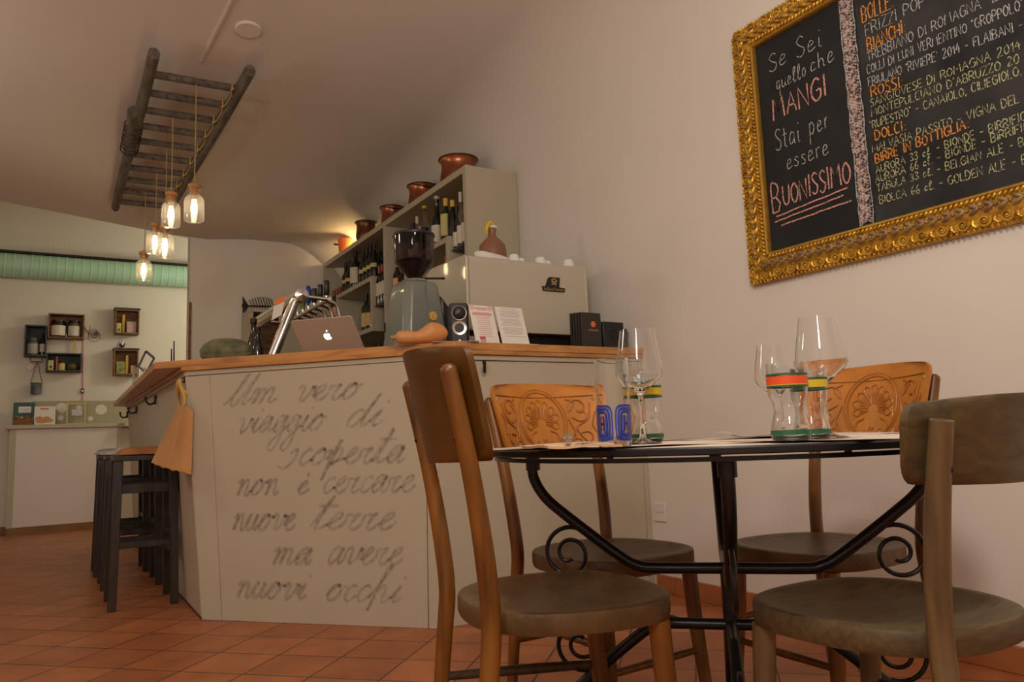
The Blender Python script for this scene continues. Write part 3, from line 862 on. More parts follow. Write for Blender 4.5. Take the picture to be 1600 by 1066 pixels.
# ================================================================== CHAIRS
def post_y(z):
    if z < .44: return -.235 + (.045) * (z / .44) ** .8
    t = (z - .44) / .40
    return -.190 - .075 * t ** 1.5
def make_chair(label, legm, seatm, backm, relief=False, z0=.69, z1=.885, ptop=.835, lean=1.0, w=.205, reliefm=None):
    t = thing('dining_chair', label, 'chair', (0, 0, 0), 0, 'wooden chairs around the round table')
    py = lambda z: -.19 + (post_y(z) + .19) * (lean if z > .44 else 1)
    # seat
    b = MB(); seg = 48
    def ring(s, z):
        vs = []
        for j in range(seg):
            a = 2 * math.pi * j / seg; c, q = math.cos(a), math.sin(a)
            x = .198 * math.copysign(abs(c) ** .78, c) * (1 + .07 * q) * s
            y = .198 * math.copysign(abs(q) ** .80, q) * s
            vs.append((x, y, z))
        return vs
    prof = [(.01, .4375), (.25, .4378), (.5, .440), (.7, .4445), (.82, .449), (.90, .4535), (.96, .455), (.99, .4525), (1, .446), (1, .424), (.985, .4155), (.95, .4135), (.01, .4135)]
    vs = []; fs = []
    for s, z in prof: vs += ring(s, z)
    for i in range(len(prof) - 1):
        for j in range(seg):
            fs.append((i * seg + j, i * seg + (j + 1) % seg, (i + 1) * seg + (j + 1) % seg, (i + 1) * seg + j))
    b._add(vs, fs, True); b.build('seat', seatm, t)
    px_ = lambda z: .178 - .014 * min(z / .44, 1) + .052 * max(0, z - .44)
    # back posts run from floor to backrest
    for sx in (-1, 1):
        zs = [0, .12, .25, .36, .44, .52, .6, .68, .76, ptop - .012]
        P = [(sx * px_(z), py(z), z) for z in zs]
        b = MB(); b.tube(smooth_path(P, 3), [.0135, .016, .0178, .0178, .0165, .0155], 14)
        e = Vector(P[-1]); b.ell(e, (.0155, .0155, .014), 14, 8)
        b.build('back_post', legm, t)
    for sx in (-1, 1):
        b = MB(); b.tube(smooth_path([(sx * .150, .135, .414), (sx * .155, .145, .25), (sx * .166, .172, 0)], 4), [.0205, .019, .0135], 12, flat=1.0)
        b.build('front_leg', legm, t)
    # stretchers
    for sx in (-1, 1):
        b = MB(); b.tube([(sx * .166, py(.27), .27), (sx * .161, .0, .262), (sx * .155, .147, .255)], [.0085, .011, .0085], 10); b.build('stretcher', M_darkrail if not relief else legm, t)
    b = MB(); b.tube([(-.158, .152, .20), (0, .152, .20), (.158, .152, .20)], [.008, .0105, .008], 10); b.build('stretcher', legm, t)
    b = MB(); b.tube([(-.168, py(.21), .21), (0, py(.21), .21), (.168, py(.21), .21)], [.008, .0105, .008], 10); b.build('stretcher', legm, t)
    # backrest: a curved sheet that hugs the posts
    th = .012
    def yb(u, z): return py(z) + .0155 + (u * u - .72) * .062
    def ext(v):
        d = min(v, 1 - v) * (z1 - z0)
        r = .03
        return w * (.90 + .10 * v) * (1 - (0 if d > r else .13 * (1 - math.sqrt(max(0, 1 - (1 - d / r) ** 2)))))
    def bk(i, j, k):
        u = i * 2 - 1
        vv = (1 - math.cos(math.pi * j)) / 2
        z = z0 + (z1 - z0) * vv + (.010 * (1 - u * u) if vv > .5 else -.004 * (1 - u * u)) * abs(vv * 2 - 1)
        return (u * ext(vv), yb(u, z) + (th if k else 0), z)
    b = MB(); b.slab(bk, 20, 12)
    if relief:
        def S(a, c, up=0.0006):
            u = a; z = z0 + (z1 - z0) * c
            return Vector((u * w * (.9 + .1 * c) * .97, yb(u, z) + th + up, z))
        hgt = z1 - z0; asp = hgt / w
        def stroke(pts, r=.0026):
            b.tube([S(p[0], p[1]) for p in smooth_path([(x, y_, 0) for x, y_ in pts], 5)] if False else [S(q.x, q.y) for q in smooth_path([(x, y_, 0) for x, y_ in pts], 5)], r, 6)
        b.cur = 1
        cx, cy = 0.0, .47
        k = asp
        stroke([(-.93, .86), (0, .83), (.93, .86)], .0016)
        stroke([(cx + .42 * math.cos(q), cy + .42 / k * 1.02 * math.sin(q) * 1.0) for q in [R(a) for a in range(-60, 241, 20)]], .003)
        stroke([(cx + .47 * math.cos(q), cy + .47 / k * math.sin(q)) for q in [R(a) for a in range(-40, 221, 20)]], .0014)
        for i in range(9):
            a = R(-6 + 24 * i); dx, dy = math.cos(a), math.sin(a) / k
            L = .30 if i in (0, 8) else .33
            nx, ny = -math.sin(a), math.cos(a) / k
            q = lambda l, s: (cx + dx * l + nx * s, cy - .04 + dy * l + ny * s)
            stroke([q(.09, 0), q(.2, .028), q(L - .03, .050), q(L + .02, 0), q(L - .03, -.050), q(.2, -.028), q(.09, 0)], .0024)
            b.tube([S(*q(.12, 0)), S(*q(L - .08, 0))], .0020, 5)
        for sg in (-1, 1):
            sp_ = [(cx + sg * (.17 + (.155 - .022 * i) * math.cos(R(100 - sg * 0 - 50 * i))), .17 + (.155 - .022 * i) / k * math.sin(R(100 - 50 * i))) for i in range(7)]
            stroke(sp_, .003)
            sp2 = [(sg * (.68 + (.17 - .022 * i) * math.cos(R(200 - 55 * i))), .66 + (.17 - .022 * i) / k * math.sin(R(200 - 55 * i))) for i in range(7)]
            stroke(sp2, .0026)
            stroke([(sg * .86, .74), (sg * .80, .5), (sg * .62, .36), (sg * .74, .16), (sg * .9, .1)], .0024)
            stroke([(sg * .5, .5), (sg * .58, .25), (sg * .42, .06), (sg * .2, .03)], .0026)
            stroke([(sg * .62, .36), (sg * .5, .16), (sg * .62, .07)], .0022)
            stroke([(sg * .92, .60), (sg * .86, .42), (sg * .90, .30)], .002)
            stroke([(sg * .56, .52), (sg * .70, .46), (sg * .78, .56), (sg * .72, .64)], .0022)
            stroke([(sg * .66, .28), (sg * .78, .30), (sg * .84, .22), (sg * .78, .14)], .0022)
            stroke([(sg * .46, .14), (sg * .56, .20), (sg * .66, .17), (sg * .64, .09)], .002)
            stroke([(sg * .30, .09), (sg * .40, .02), (sg * .62, .03), (sg * .86, .06)], .002)
            stroke([(sg * .07, .10), (sg * .04, .2), (sg * .0, .16)], .002)
            stroke([(sg * .5, .8), (sg * .62, .75), (sg * .55, .62)], .002)
        b.cur = 0
    bo = b.build('backrest', [backm, reliefm or M_relief], t)
    for sx in (-1, 1):
        for f in (.2, .8):
            z = z0 + (z1 - z0) * f; xr = px_(z) - .004; u = sx * xr / w
            if z > ptop - .02 and not relief: continue
            r_ = MB(); yy = yb(u, z)
            if relief:
                r_.lathe([(0, .0025), (.003, .0028), (.0062, .0012), (.0066, -.001), (0, -.001)], 12, (sx * xr, yy + th + .002, z), (0, 1, 0)); r_.build('rivet', M_brass, bo)
            else:
                r_.lathe([(0, .004), (.004, .003), (.006, 0), (0, -.002)], 10, (sx * xr, py(z) - .0145, z), (0, -1, 0)); r_.build('rivet', M_black, bo)
    return t
CH1 = make_chair('amber wooden chair with curved back in shade-darkened brown at the near left of the table', M_leg, M_seat, M_backshade, z0=.718, z1=.918, ptop=.885, lean=.80, w=.21)
CH1.location = (0.867, 1.281, 0); CH1.rotation_euler = (0, 0, R(257.0))
CH2 = make_chair('worn grey-brown wooden chair with plain curved back, nearest the camera at right', M_grey_leg, M_grey_wood, M_grey_wood, z0=.668, z1=.786, ptop=.722, lean=.8, w=.213)
CH2.location = (1.238, 0.833, 0); CH2.rotation_euler = (0, 0, R(0.5))
CH3 = make_chair('amber wooden chair with tan shell-embossed back on the bar side of the table', M_leg, M_seat, M_backtan, True, z0=.705, z1=.905, ptop=.87)
CH3.location = (1.27, 1.632, 0); CH3.rotation_euler = (0, 0, R(184.8))
CH4 = make_chair('amber wooden chair with tan shell-embossed back between the table and the blackboard wall', M_leg, M_seat, M_backtan, True, z0=.705, z1=.915, ptop=.88)
CH4.location = (1.72, 1.33, 0); CH4.rotation_euler = (0, 0, R(86.7))

# ================================================================== ROUND TABLE
TC = Vector((1.285, 1.235, 0)); TR = 0.535; TZ = 0.7315
tb = thing('round_table', 'round table with black metal rim and wrought iron scroll base', 'table', TC)
b = MB(); b.lathe([(0, TZ - .011), (TR - .012, TZ - .011), (TR - .012, TZ - .001), (0, TZ - .001)], 72); b.build('tabletop', M_placemat, tb)
b = MB(); b.lathe([(TR - .012, TZ - .0135), (TR - .002, TZ - .0135), (TR, TZ - .0115), (TR, TZ - .003), (TR - .003, TZ), (TR - .012, TZ)], 96, close=True); b.build('rim', M_iron, tb)
b = MB(); rr = TR - .035
b.lathe([(rr - .012, TZ - .025), (rr + .006, TZ - .025), (rr + .006, TZ - .0175), (rr - .012, TZ - .0175)], 96, close=True)
for k in range(8):
    a = R(22.5 + 45 * k); b.cyl((rr * math.cos(a), rr * math.sin(a), TZ - .024), (rr * math.cos(a), rr * math.sin(a), TZ - .0112), .006, 8)
b.build('ring_frame', M_iron, tb)
PH0 = math.atan2(-TC.y, -TC.x) + R(1.5)
def spiral(c, r0, a0, turns, n=40, shrink=.8):
    return [(c[0] + r0 * (1 - shrink * i / n) * math.cos(a0 + turns * 2 * math.pi * i / n), c[1] + r0 * (1 - shrink * i / n) * math.sin(a0 + turns * 2 * math.pi * i / n)) for i in range(n + 1)]
for k in range(4):
    a = PH0 + k * math.pi / 2; d = Vector((math.cos(a), math.sin(a), 0))
    q = lambda r, z: d * r + Vector((0, 0, z))
    b = MB()
    b.tube(smooth_path([q(.43, TZ - .024), q(.43, TZ - .070), q(.405, .615), q(.355, .570), q(.235, .478), q(.195, .457), q(.16, .452), q(.0, .452)], 5), .0125, 12)
    b.cyl(q(.43, TZ - .0245), q(.43, TZ - .055), .017, 12)
    b.build('upper_leg', M_iron, tb)
    b = MB()
    b.tube(smooth_path([q(.0, .332), q(.13, .332), q(.165, .327), q(.21, .298), q(.33, .20), q(.40, .13), q(.435, .07), q(.44, .012)], 5), .0125, 12)
    b.lathe([(0, 0), (.018, 0), (.018, .012), (.013, .018), (0, .018)], 12, q(.44, 0)); b.build('lower_leg', M_iron, tb)
    b = MB(); n = 44
    c = (.352, .484); P = spiral(c, .061, R(170 - 60), -1.65, n, .78)
    b.tube([q(x, z) for x, z in P], [.0052, .0045], 8)
    b.build('scroll', M_iron, tb)
    b = MB(); c = (.335, .283); P = spiral(c, .060, R(-110), 1.65, n, .78)
    b.tube([q(x, z) for x, z in P], [.0052, .0045], 8)
    b.build('scroll', M_iron, tb)
b = MB(); b.cyl((0, 0, .33), (0, 0, .455), .016, 14); b.build('centre_post', M_iron, tb)

# ================================================================== TABLE SETTINGS
def mat_sheet(ang, r0, r1, half, label, lift=0.0, seed=0):
    rnd = random.Random(seed); ph = rnd.random() * 6
    d = Vector((math.cos(ang), math.sin(ang), 0)); s = Vector((-d.y, d.x, 0))
    b = MB()
    def f(i, j, k):
        r = r0 + (r1 - r0) * i; q = half * (j * 2 - 1)
        p = d * r + s * q
        edge = max(abs(j * 2 - 1), abs(i * 2 - 1)) ** 6
        z = .0006 + lift + .0035 * edge * (.5 + .5 * math.sin(3 * q / half + ph)) + (.0007 if k else 0)
        return (p.x, p.y, z)
    b.slab(f, 16, 20)
    single('paper_placemat', b, M_placemat, (TC.x, TC.y, TZ), label, 'placemat', 'paper placemats on the round table')
angs = {'c1': R(180), 'c2': R(-91), 'c3': R(95), 'c4': R(8)}
mat_sheet(angs['c1'], .20, .50, .20, 'pale paper placemat at the place of the dark-backed chair', .0012, 1)
mat_sheet(angs['c2'], .20, .505, .20, 'pale paper placemat in front of the worn grey-brown chair', .0, 2)
mat_sheet(angs['c3'], .20, .50, .20, 'pale paper placemat on the bar side of the table', .0, 3)
mat_sheet(angs['c4'], .20, .50, .20, 'pale paper placemat on the blackboard wall side of the table', .0012, 4)
ZS = TZ + 0.0035

def tpt(px, d):
    """a point on the table at distance d in the direction of a sight line"""
    r = ray(px, 690); r.z = 0; r.normalize(); return r * d

def fork(loc, rz, label, tilt=0.0):
    t = thing('fork', label, 'fork', loc, rz)
    b = MB()
    path = smooth_path([(0, -.10, .002), (0, -.03, .006), (0, .02, .004), (0, .05, .005), (0, .066, .009)], 4)
    b.tube(path, [.0055, .004, .0030, .0035, .010], 8, flat=.3, up=(1, 0, 0)); b.build('handle', M_steel, t)
    b = MB()
    for x in (-.0085, -.0028, .0028, .0085):
        b.tube(smooth_path([(x * .8, .062, .009), (x, .08, .014), (x, .10, .017), (x, .118, .016)], 3), [.0017, .0010], 6)
    b.build('tines', M_steel, t)
    return t
napkin = MB()
def nap(i, j, k):
    x = (i - .5) * .20; y = (j - .5) * .12
    return (x, y, .0005 + .003 * math.sin(3 * i + 4 * j) ** 2 + (.004 if k else 0))
napkin.slab(nap, 12, 8)
p = tpt(860, 1.26)
single('folded_napkin', napkin, M_kraft, (p.x + .05, p.y + .02, ZS + .0006), 'folded tan paper napkin under the fork beside the dark-backed chair', 'napkin', rz=R(70))
fk = fork((p.x + .05, p.y + .02, ZS + .009), R(-35), 'steel fork on the folded napkin beside the dark-backed chair')
p = tpt(1188, 1.75)
fork((p.x, p.y, ZS), R(75), 'steel fork lying beyond the tumbler with the red band', .0)
kn = thing('table_knife', 'steel table knife lying by the blue-patterned tumbler', 'knife', (tpt(893, 1.235).x + .02, tpt(893, 1.235).y + .01, ZS), R(-60))
b = MB(); b.tube([(0, 0, .006), (0, .10, .006)], [.0065, .005], 10, flat=.55, up=(1, 0, 0)); b.build('handle', M_steel, kn)
b = MB(); b.tube(smooth_path([(0, .095, .006), (0, .13, .006), (0, .19, .0055), (.004, .215, .005)], 3), [.004, .009, .009, .003], 8, flat=.12, up=(1, 0, 0)); b.build('blade', M_steel, kn)

def wine_glass(loc, label, s=1.0):
    t = thing('wine_glass', label, 'wine glass', loc, 0, 'wine glasses on the round table')
    out = [(.0365, .0), (.036, .0016), (.020, .004), (.0075, .010), (.0045, .025), (.0042, .07), (.0046, .092), (.0075, .100), (.022, .112), (.040, .128), (.0462, .139), (.0468, .145), (.0445, .165), (.0385, .200), (.0345, .2262)]
    inn = [(.0336, .2262), (.0376, .200), (.0436, .165), (.0458, .145), (.0450, .1395), (.0388, .130), (.021, .1142), (.006, .1042), (0, .1028)]
    prof = [(0, 0)] + out + inn
    b = MB(); b.lathe([(r * s, h * s) for r, h in prof], 48); b.build('glass_body', M_glass, t)
    return t
W1 = tpt(1005, 1.52); wine_glass((W1.x, W1.y, ZS), 'tall stemmed wine glass beside the blue-patterned tumbler')
W2 = tpt(1294, 1.53); wine_glass((W2.x, W2.y, ZS), 'tall stemmed wine glass beside the tumbler with the red band')
W3 = tpt(1217, 1.98); wine_glass((W3.x, W3.y, ZS), 'wine glass standing behind the tumbler with the red band')

def tumbler_body(s=1.0):
    out = [(.0305, 0), (.0325, .003), (.0335, .012), (.0332, .022), (.030, .036), (.0265, .048), (.0265, .054), (.0300, .068), (.0335, .080), (.0345, .092), (.0340, .138)]
    inn = [(.0322, .138), (.0325, .092), (.0315, .080), (.028, .068), (.0245, .054), (.0245, .048), (.028, .036), (.031, .022), (.031, .012), (0, .009)]
    b = MB(); b.lathe([(0, 0)] + [(r * s, h * s) for r, h in out + inn], 48); return b
def ring_band(t, r, z0, z1, m, name='painted_band'):
    b = MB(); b.lathe([(r, z0), (r + .0006, z0), (r + .0006, z1), (r, z1)], 48, close=True); b.build(name, m, t)
def striped_tumbler(loc, label, mid, s=1.0):
    t = thing('tumbler', label, 'tumbler', loc, 0, 'tumblers on the round table')
    tumbler_body(s).build('glass_body', M_glass, t)
    R0 = .0348 * s
    ring_band(t, R0, .094 * s, .097 * s, M_green); ring_band(t, R0, .099 * s, .1135 * s, mid); ring_band(t, R0, .115 * s, .1185 * s, M_green)
    if mid is M_redor: ring_band(t, R0, .0972 * s, .0988 * s, M_yellow)
    ring_band(t, .0340 * s, .010 * s, .0185 * s, M_green)
    return t
p = tpt(1237, 1.37); striped_tumbler((p.x, p.y, ZS), 'waisted clear tumbler with a red band between green stripes', M_redor, .95)
p = tpt(1271, 1.47); striped_tumbler((p.x, p.y, ZS), 'waisted clear tumbler with a yellow band, partly behind the red-banded tumbler', M_yellow, .92)
p = tpt(1012, 1.62); striped_tumbler((p.x, p.y, ZS), 'waisted clear tumbler with a yellow band behind the left wine glass', M_yellow, 1.0)
p = tpt(961, 1.31)
bt = thing('tumbler', 'straight clear tumbler with cobalt blue geometric pattern', 'tumbler', (p.x, p.y, ZS), 0, 'tumblers on the round table')
b = MB(); b.lathe([(0, 0), (.0265, 0), (.0275, .002), (.0285, .06), (.0295, .150), (.0280, .150), (.0270, .06), (.0262, .012), (0, .010)], 48); b.build('glass_body', M_glass, bt)
b = MB()
for c in range(4):
    a0 = math.atan2(-p.y, -p.x) - R(48) + c * R(90) + R(3)
    for ww, hh, th in ((.0212, .034, .0026), (.0168, .029, .0036), (.0116, .0235, .0038)):
        pts = []
        for i in range(41):
            q = 2 * math.pi * i / 40; cc, sn = math.cos(q), math.sin(q)
            pts.append((ww * math.copysign(abs(cc) ** .4, cc), .040 + hh * .9 * math.copysign(abs(sn) ** .5, sn)))
        L = []; k = len(pts) - 1
        for i in range(k):
            a, d = pts[i], pts[(i + 1) % k]
            for (x, z, sc) in ((a[0], a[1], 1), (d[0], d[1], 1)): pass
        def P3(x, z, rad=.0291): 
            rad = .0277 + (z / .15) * .0018 + .0012
            return (rad * math.cos(a0 + x / rad), rad * math.sin(a0 + x / rad), z)
        sx, sz = (ww - th) / ww, (hh * .9 - th) / (hh * .9)
        vs = [P3(x, z) for x, z in pts[:-1]] + [P3(x * sx, .040 + (z - .040) * sz) for x, z in pts[:-1]]
        b._add(vs, [(i, (i + 1) % k, k + (i + 1) % k, k + i) for i in range(k)], False)
    for (xa, xb_, za, zb) in ((-.0050, -.0025, .027, .053), (.0025, .0050, .027, .053), (-.0025, .0025, .0385, .0415)):
        vs = [P3(xa, za), P3(xb_, za), P3(xb_, zb), P3(xa, zb)]
        b._add(vs, [(0, 1, 2, 3)], False)
b.build('blue_pattern', M_blue, bt)

# ================================================================== GILT-FRAMED BLACKBOARD
FY0, FY1, FZ0, FZ1 = 0.72, 2.018, 1.455, 2.345      # opening
WALLX = WX; WX = WX - 0.004
fr = thing('framed_blackboard', 'large menu blackboard in an ornate gilded frame on the wall', 'blackboard', (WX, (FY0 + FY1) / 2, FZ0 - .12))
b = MB(); b.box(WX - .012, WX - .0, FY0 - .02, FY1 + .02, FZ0 - .02, FZ1 + .02); b.build('board', M_board, fr, True)
YS = 1.563
b = MB(); b.box(WX - .0135, WX - .0122, FY0 - .01, YS - .01, FZ0 - .01, FZ1 + .01); b.build('menu_panel', M_board2, fr, True)
def frame_sweep(b, prof):
    """profile of (outward distance from the opening, height off the wall), mitred around the opening"""
    cs = [(FY1, FZ0, 1, -1), (FY1, FZ1, 1, 1), (FY0, FZ1, -1, 1), (FY0, FZ0, -1, -1)]
    k = len(prof); vs = []
    for (y, z, sy, sz) in cs:
        for d, h in prof: vs.append((WX - h, y + sy * d, z + sz * d))
    fs = [(c * k + i, c * k + (i + 1) % k, ((c + 1) % 4) * k + (i + 1) % k, ((c + 1) % 4) * k + i) for c in range(4) for i in range(k)]
    b._add(vs, fs, False)
b = MB()
frame_sweep(b, [(-.004, .0), (-.004, .030), (.0, .036), (.006, .036), (.012, .030), (.02, .034), (.032, .036), (.042, .044), (.052, .048), (.062, .044), (.072, .030), (.085, .024), (.098, .026), (.108, .018), (.112, .0)])
SID = [((FY1, FZ0), (FY1, FZ1), (1, 0)), ((FY0, FZ1), (FY0, FZ0), (-1, 0)), ((FY1, FZ1), (FY0, FZ1), (0, 1)), ((FY0, FZ0), (FY1, FZ0), (0, -1))]
lip = MB()
frame_sweep(lip, [(-.0045, .012), (-.0045, .032), (.0, .038), (.005, .037), (.008, .032), (.008, .012)])
orn = MB(); worn = MB()
for (a, c, nn) in SID:
    a = Vector((0, a[0], a[1])); c = Vector((0, c[0], c[1])); N2 = Vector((0, nn[0], nn[1])); L = (c - a).length; T = (c - a).normalized()
    lo = WX
    P = lambda s, d, h: Vector((WX - h, 0, 0)) + a + T * s + N2 * d
    X = Vector((-1, 0, 0))
    s = 0.0
    while s < L:                                     # rope moulding
        Rm = Matrix((T, N2, X)).transposed() @ Matrix.Rotation(R(52), 3, 'Z')
        orn.ell(P(s, .017, .036), (.0125, .0062, .0075), 8, 5, Rm); s += .0165
    s = -.03
    while s < L + .04:                               # leaf and ribbon moulding on the crest
        for sg in (-1, 1):
            Rm = Matrix((T, N2, X)).transposed() @ Matrix.Rotation(R(28 * sg), 3, 'Z')
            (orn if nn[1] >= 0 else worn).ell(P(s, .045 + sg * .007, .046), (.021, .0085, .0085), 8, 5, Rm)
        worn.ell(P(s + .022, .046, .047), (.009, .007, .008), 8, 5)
        s += .043
    s = -.06; k = 0
    while s < L + .09:                               # running scrolls on the outer band
        sp3 = spiral((s, .083), .020, R(200), -1.6, 22, .8)
        orn.tube([P(x, y_, .030) for x, y_ in sp3], [.0055, .0035], 6)
        orn.ell(P(s, .083, .032), (.006, .006, .006), 8, 5)
        orn.tube([P(x, y_, .029) for x, y_ in [(q.x, q.y) for q in smooth_path([(s + .022, .070, 0), (s + .034, .076, 0), (s + .036, .09, 0), (s + .026, .1, 0)], 4)]], [.003, .006, .003], 6)
        orn.tube([P(x, y_, .029) for x, y_ in [(q.x, q.y) for q in smooth_path([(s + .030, .068, 0), (s + .045, .074, 0), (s + .048, .092, 0)], 4)]], [.002, .005, .003], 6)
        s += .066
    s = -.09
    while s < L + .1:                                # outer row of small leaves
        orn.ell(P(s, .106, .020), (.010, .006, .008), 8, 5); s += .018
b.build('moulding', M_gold, fr, True)
lip.build('inner_lip', M_goldlip, fr, True)
orn.build('carved_ornament', M_gold, fr, True)
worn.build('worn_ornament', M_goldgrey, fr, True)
# chalk
BU, BV, BN = Vector((0, -1, 0)), Vector((0, 0, 1)), Vector((-1, 0, 0))
BO = Vector((WX - .0135, 0, 0))
wh, pk, og, yl, hat = MB(), MB(), MB(), MB(), MB()
def ct(mb, t, y, z, h, w, width, slope=0.0): chalk(mb, t, -y, z, h, w, BO, BU, BV, BN, width, slope=slope)
ct(wh, 'S_'[0] + 'e', 1.950, 2.205, .075, .0036, .10); ct(wh, 'Sei', 1.815, 2.200, .078, .0036, .125)
ct(wh, 'quello', 1.923, 2.115, .062, .0034, .15); ct(wh, 'che', 1.760, 2.118, .066, .0034, .115)
ct(pk, 'MANGI', 1.950, 1.995, .085, .0075, .26, .02)
ct(wh, 'Stai', 1.950, 1.865, .088, .0034, .125); ct(wh, 'per', 1.790, 1.872, .08, .0034, .095)
ct(wh, 'essere', 1.905, 1.772, .07, .0034, .20)
ct(pk, 'B', 1.990, 1.615, .125, .0065, .05); ct(pk, 'UONISSIMO', 1.935, 1.632, .082, .0062, .31, .03)
for (y0, z0, y1, z1) in ((1.975, 1.600, 1.65, 1.622), (1.985, 1.580, 1.67, 1.598), (1.955, 1.558, 1.64, 1.570)):
    pk.ribbon([(-y0 + (y0 - y1) * i / 12, z0 + (z1 - z0) * i / 12 + random.uniform(-.0015, .0015)) for i in range(13)], .0055, BO, BU, BV, BN)
for q in range(150):                                 # hatched divider
    z = FZ0 + .01 + (FZ1 - FZ0 - .02) * q / 150
    y0 = 1.612 + random.uniform(-.004, .004); y1 = 1.566 + random.uniform(-.004, .004)
    hat.ribbon([(-y0, z), (-(y0 + y1) / 2, z + .012), (-y1, z + random.uniform(.015, .03))], .0036, BO, BU, BV, BN)
    if q % 2: hat.ribbon([(-y0, z + .03), (-y1, z)], .0036, BO, BU, BV, BN, .0018)
for y in (1.615, 1.562):
    wh.ribbon([(-y + random.uniform(-.003, .003), FZ0 + .008 + (FZ1 - FZ0 - .016) * i / 40) for i in range(41)], .004, BO, BU, BV, BN)
ct(og, 'BOLLE:', 1.529, 2.205, .060, .0048, .125)
ct(wh, 'FRIZZI POP  SUR LI', 1.522, 2.150, .042, .0032, .40)
ct(og, 'BIANCHI:', 1.520, 2.092, .048, .0048, .150)
ct(wh, 'TREBBIANO DI ROMAGNA  2014', 1.526, 2.053, .035, .0030, .50, -.005)
ct(wh, 'COLLI DI LUNI VERMENTINO "GROPPOLO"', 1.531, 2.008, .033, .0030, .52, -.04)
ct(wh, "FRIULANO 'RIVIERE' 2014 - FLAIBANI -", 1.530, 1.962, .032, .0030, .51, -.07)
ct(og, 'ROSSI:', 1.523, 1.918, .040, .0046, .125, -.08)
ct(yl, 'SANGIOVESE DI ROMAGNA 2014', 1.531, 1.884, .029, .0030, .50, -.03)
ct(yl, "MONTEPULCIANO D'ABRUZZO 20", 1.530, 1.847, .029, .0030, .49, -.04)
ct(yl, '"RUPESTRO" - CANAIOLO, CILIEGIOLO, S', 1.540, 1.803, .029, .0030, .53, -.03)
ct(og, 'DOLCI:', 1.525, 1.758, .036, .0046, .120, -.06)
ct(yl, 'MALVASIA PASSITO - VIGNA DEL V', 1.540, 1.716, .029, .0030, .52, -.02)
ct(og, 'BIRRE IN BOTTIGLIA:', 1.533, 1.674, .034, .0046, .33, .03)
ct(yl, 'AURORA 33 cl. - BIONDE - BIRRIFICI', 1.535, 1.637, .027, .0030, .50, .02)
ct(yl, 'AURORA 66 cl. - BIONDE - BIRRIFICI', 1.540, 1.604, .027, .0030, .51, .02)
ct(yl, 'TABULA 33 cl. - BELGIAN ALE - BI', 1.538, 1.570, .027, .0030, .49, .0)
ct(yl, 'BIOLCA 66 cl. - GOLDEN ALE - B', 1.532, 1.525, .029, .0030, .48, -.02)
for mb_, m_ in ((wh, M_chalkw), (pk, M_chalkp), (og, M_chalko), (yl, M_chalky), (hat, M_chalkhatch)):
    mb_.build('chalk_lettering', m_, fr, True)
WX = WALLX
# ================================================================== ON THE BAR
# ---- espresso machine: its back and left side face the room
EX0, EX1, EY0, EZ0, EZ1 = 1.652, 2.372, 3.12, 1.262, 1.632
em = thing('espresso_machine', 'large cream enamel espresso machine with a dark badge on its back', 'espresso machine', ((EX0 + EX1) / 2, 3.37, ZT))
prof = [(3.62, EZ0), (EY0, EZ0)]
tray = [(3.60, EZ0 + .01), (EY0, EZ0)]
for a in range(0, 91, 15): prof.append((EY0 + .035 - .035 * math.cos(R(a)), EZ1 - .03 + .03 * math.sin(R(a))))
for a in range(0, 91, 15): prof.append((3.50 + .12 * math.sin(R(a)), EZ1 + .008 - .13 + .13 * math.cos(R(a))))
prof.append((3.62, EZ0))
tray += prof[2:9] + [(EY0 + .05, EZ1), (EY0 + .052, EZ1 - .025), (3.60, EZ1 - .025)]
b = MB(); b.prism(tray, (EX0 + .018, 0, 0), (0, 1, 0), (0, 0, 1), (1, 0, 0), EX1 - EX0 - .036, True)
b.build('housing', M_machine, em, True)
for x0_ in (EX0, EX1 - .018):
    b = MB(); b.prism(prof[:-1], (x0_, 0, 0), (0, 1, 0), (0, 0, 1), (1, 0, 0), .018, True)
    b.build('side_panel', M_machine, em, True, bevel=0.006, bseg=3)
b = MB(); b.box(EX0 + .03, EX1 - .03, EY0 + .05, 3.58, ZT + .03, EZ0); b.build('base', M_black, em, True, bevel=0.006)
for x in (EX0 + .06, EX1 - .06):
    for y in (EY0 + .09, 3.53):
        b = MB(); b.lathe([(0, 0), (.022, 0), (.018, .031), (0, .031)], 14, (x, y, ZT)); b.build('foot', M_black, em, True)
b = MB()
bx, bz = 2.152, 1.516
def badge(pts, z0): return [(x, z) for x, z in pts]
b.prism([(-.066, -.036), (.066, -.036), (.070, -.016), (.034, -.012), (.040, .036), (.038, .038), (-.020, .038), (-.034, .030), (-.050, -.012), (-.072, -.012)], (bx, EY0 - .0005, bz), (1, 0, 0), (0, 0, 1), (0, -1, 0), .006)
bd = b.build('badge', M_black, em, True, bevel=0.001)
b = MB(); O2 = Vector((bx, EY0 - .0065, bz))
chalk(b, 'L', -.060, -.031, .012, .0026, O2, Vector((1, 0, 0)), Vector((0, 0, 1)), Vector((0, -1, 0)), jit=0)
chalk(b, 'aSanMarco', -.052, -.031, .0125, .0024, O2, Vector((1, 0, 0)), Vector((0, 0, 1)), Vector((0, -1, 0)), width=.112, jit=0)
for pts in ([(-.012, -.004), (-.004, .014), (-.014, .022), (.004, .030), (.012, .020), (.006, .010), (.016, .004)], [(.0, .012), (.014, .014), (.018, .024)], [(-.006, .0), (.004, .006), (.010, -.006)], [(-.016, .010), (-.008, .016)]):
    b.ribbon([(q.x, q.y) for q in smooth_path([(x, y, 0) for x, y in pts], 4)], .005, O2, Vector((1, 0, 0)), Vector((0, 0, 1)), Vector((0, -1, 0)))
b.build('badge_emblem', M_brass, bd, True)
# group handle side: dark drip and frothing parts seen past the left side
b = MB(); b.box(EX0 - .012, EX0 + .02, 3.30, 3.60, 1.20, 1.235); b.build('drip_tray', M_steel, em, True, bevel=0.004)
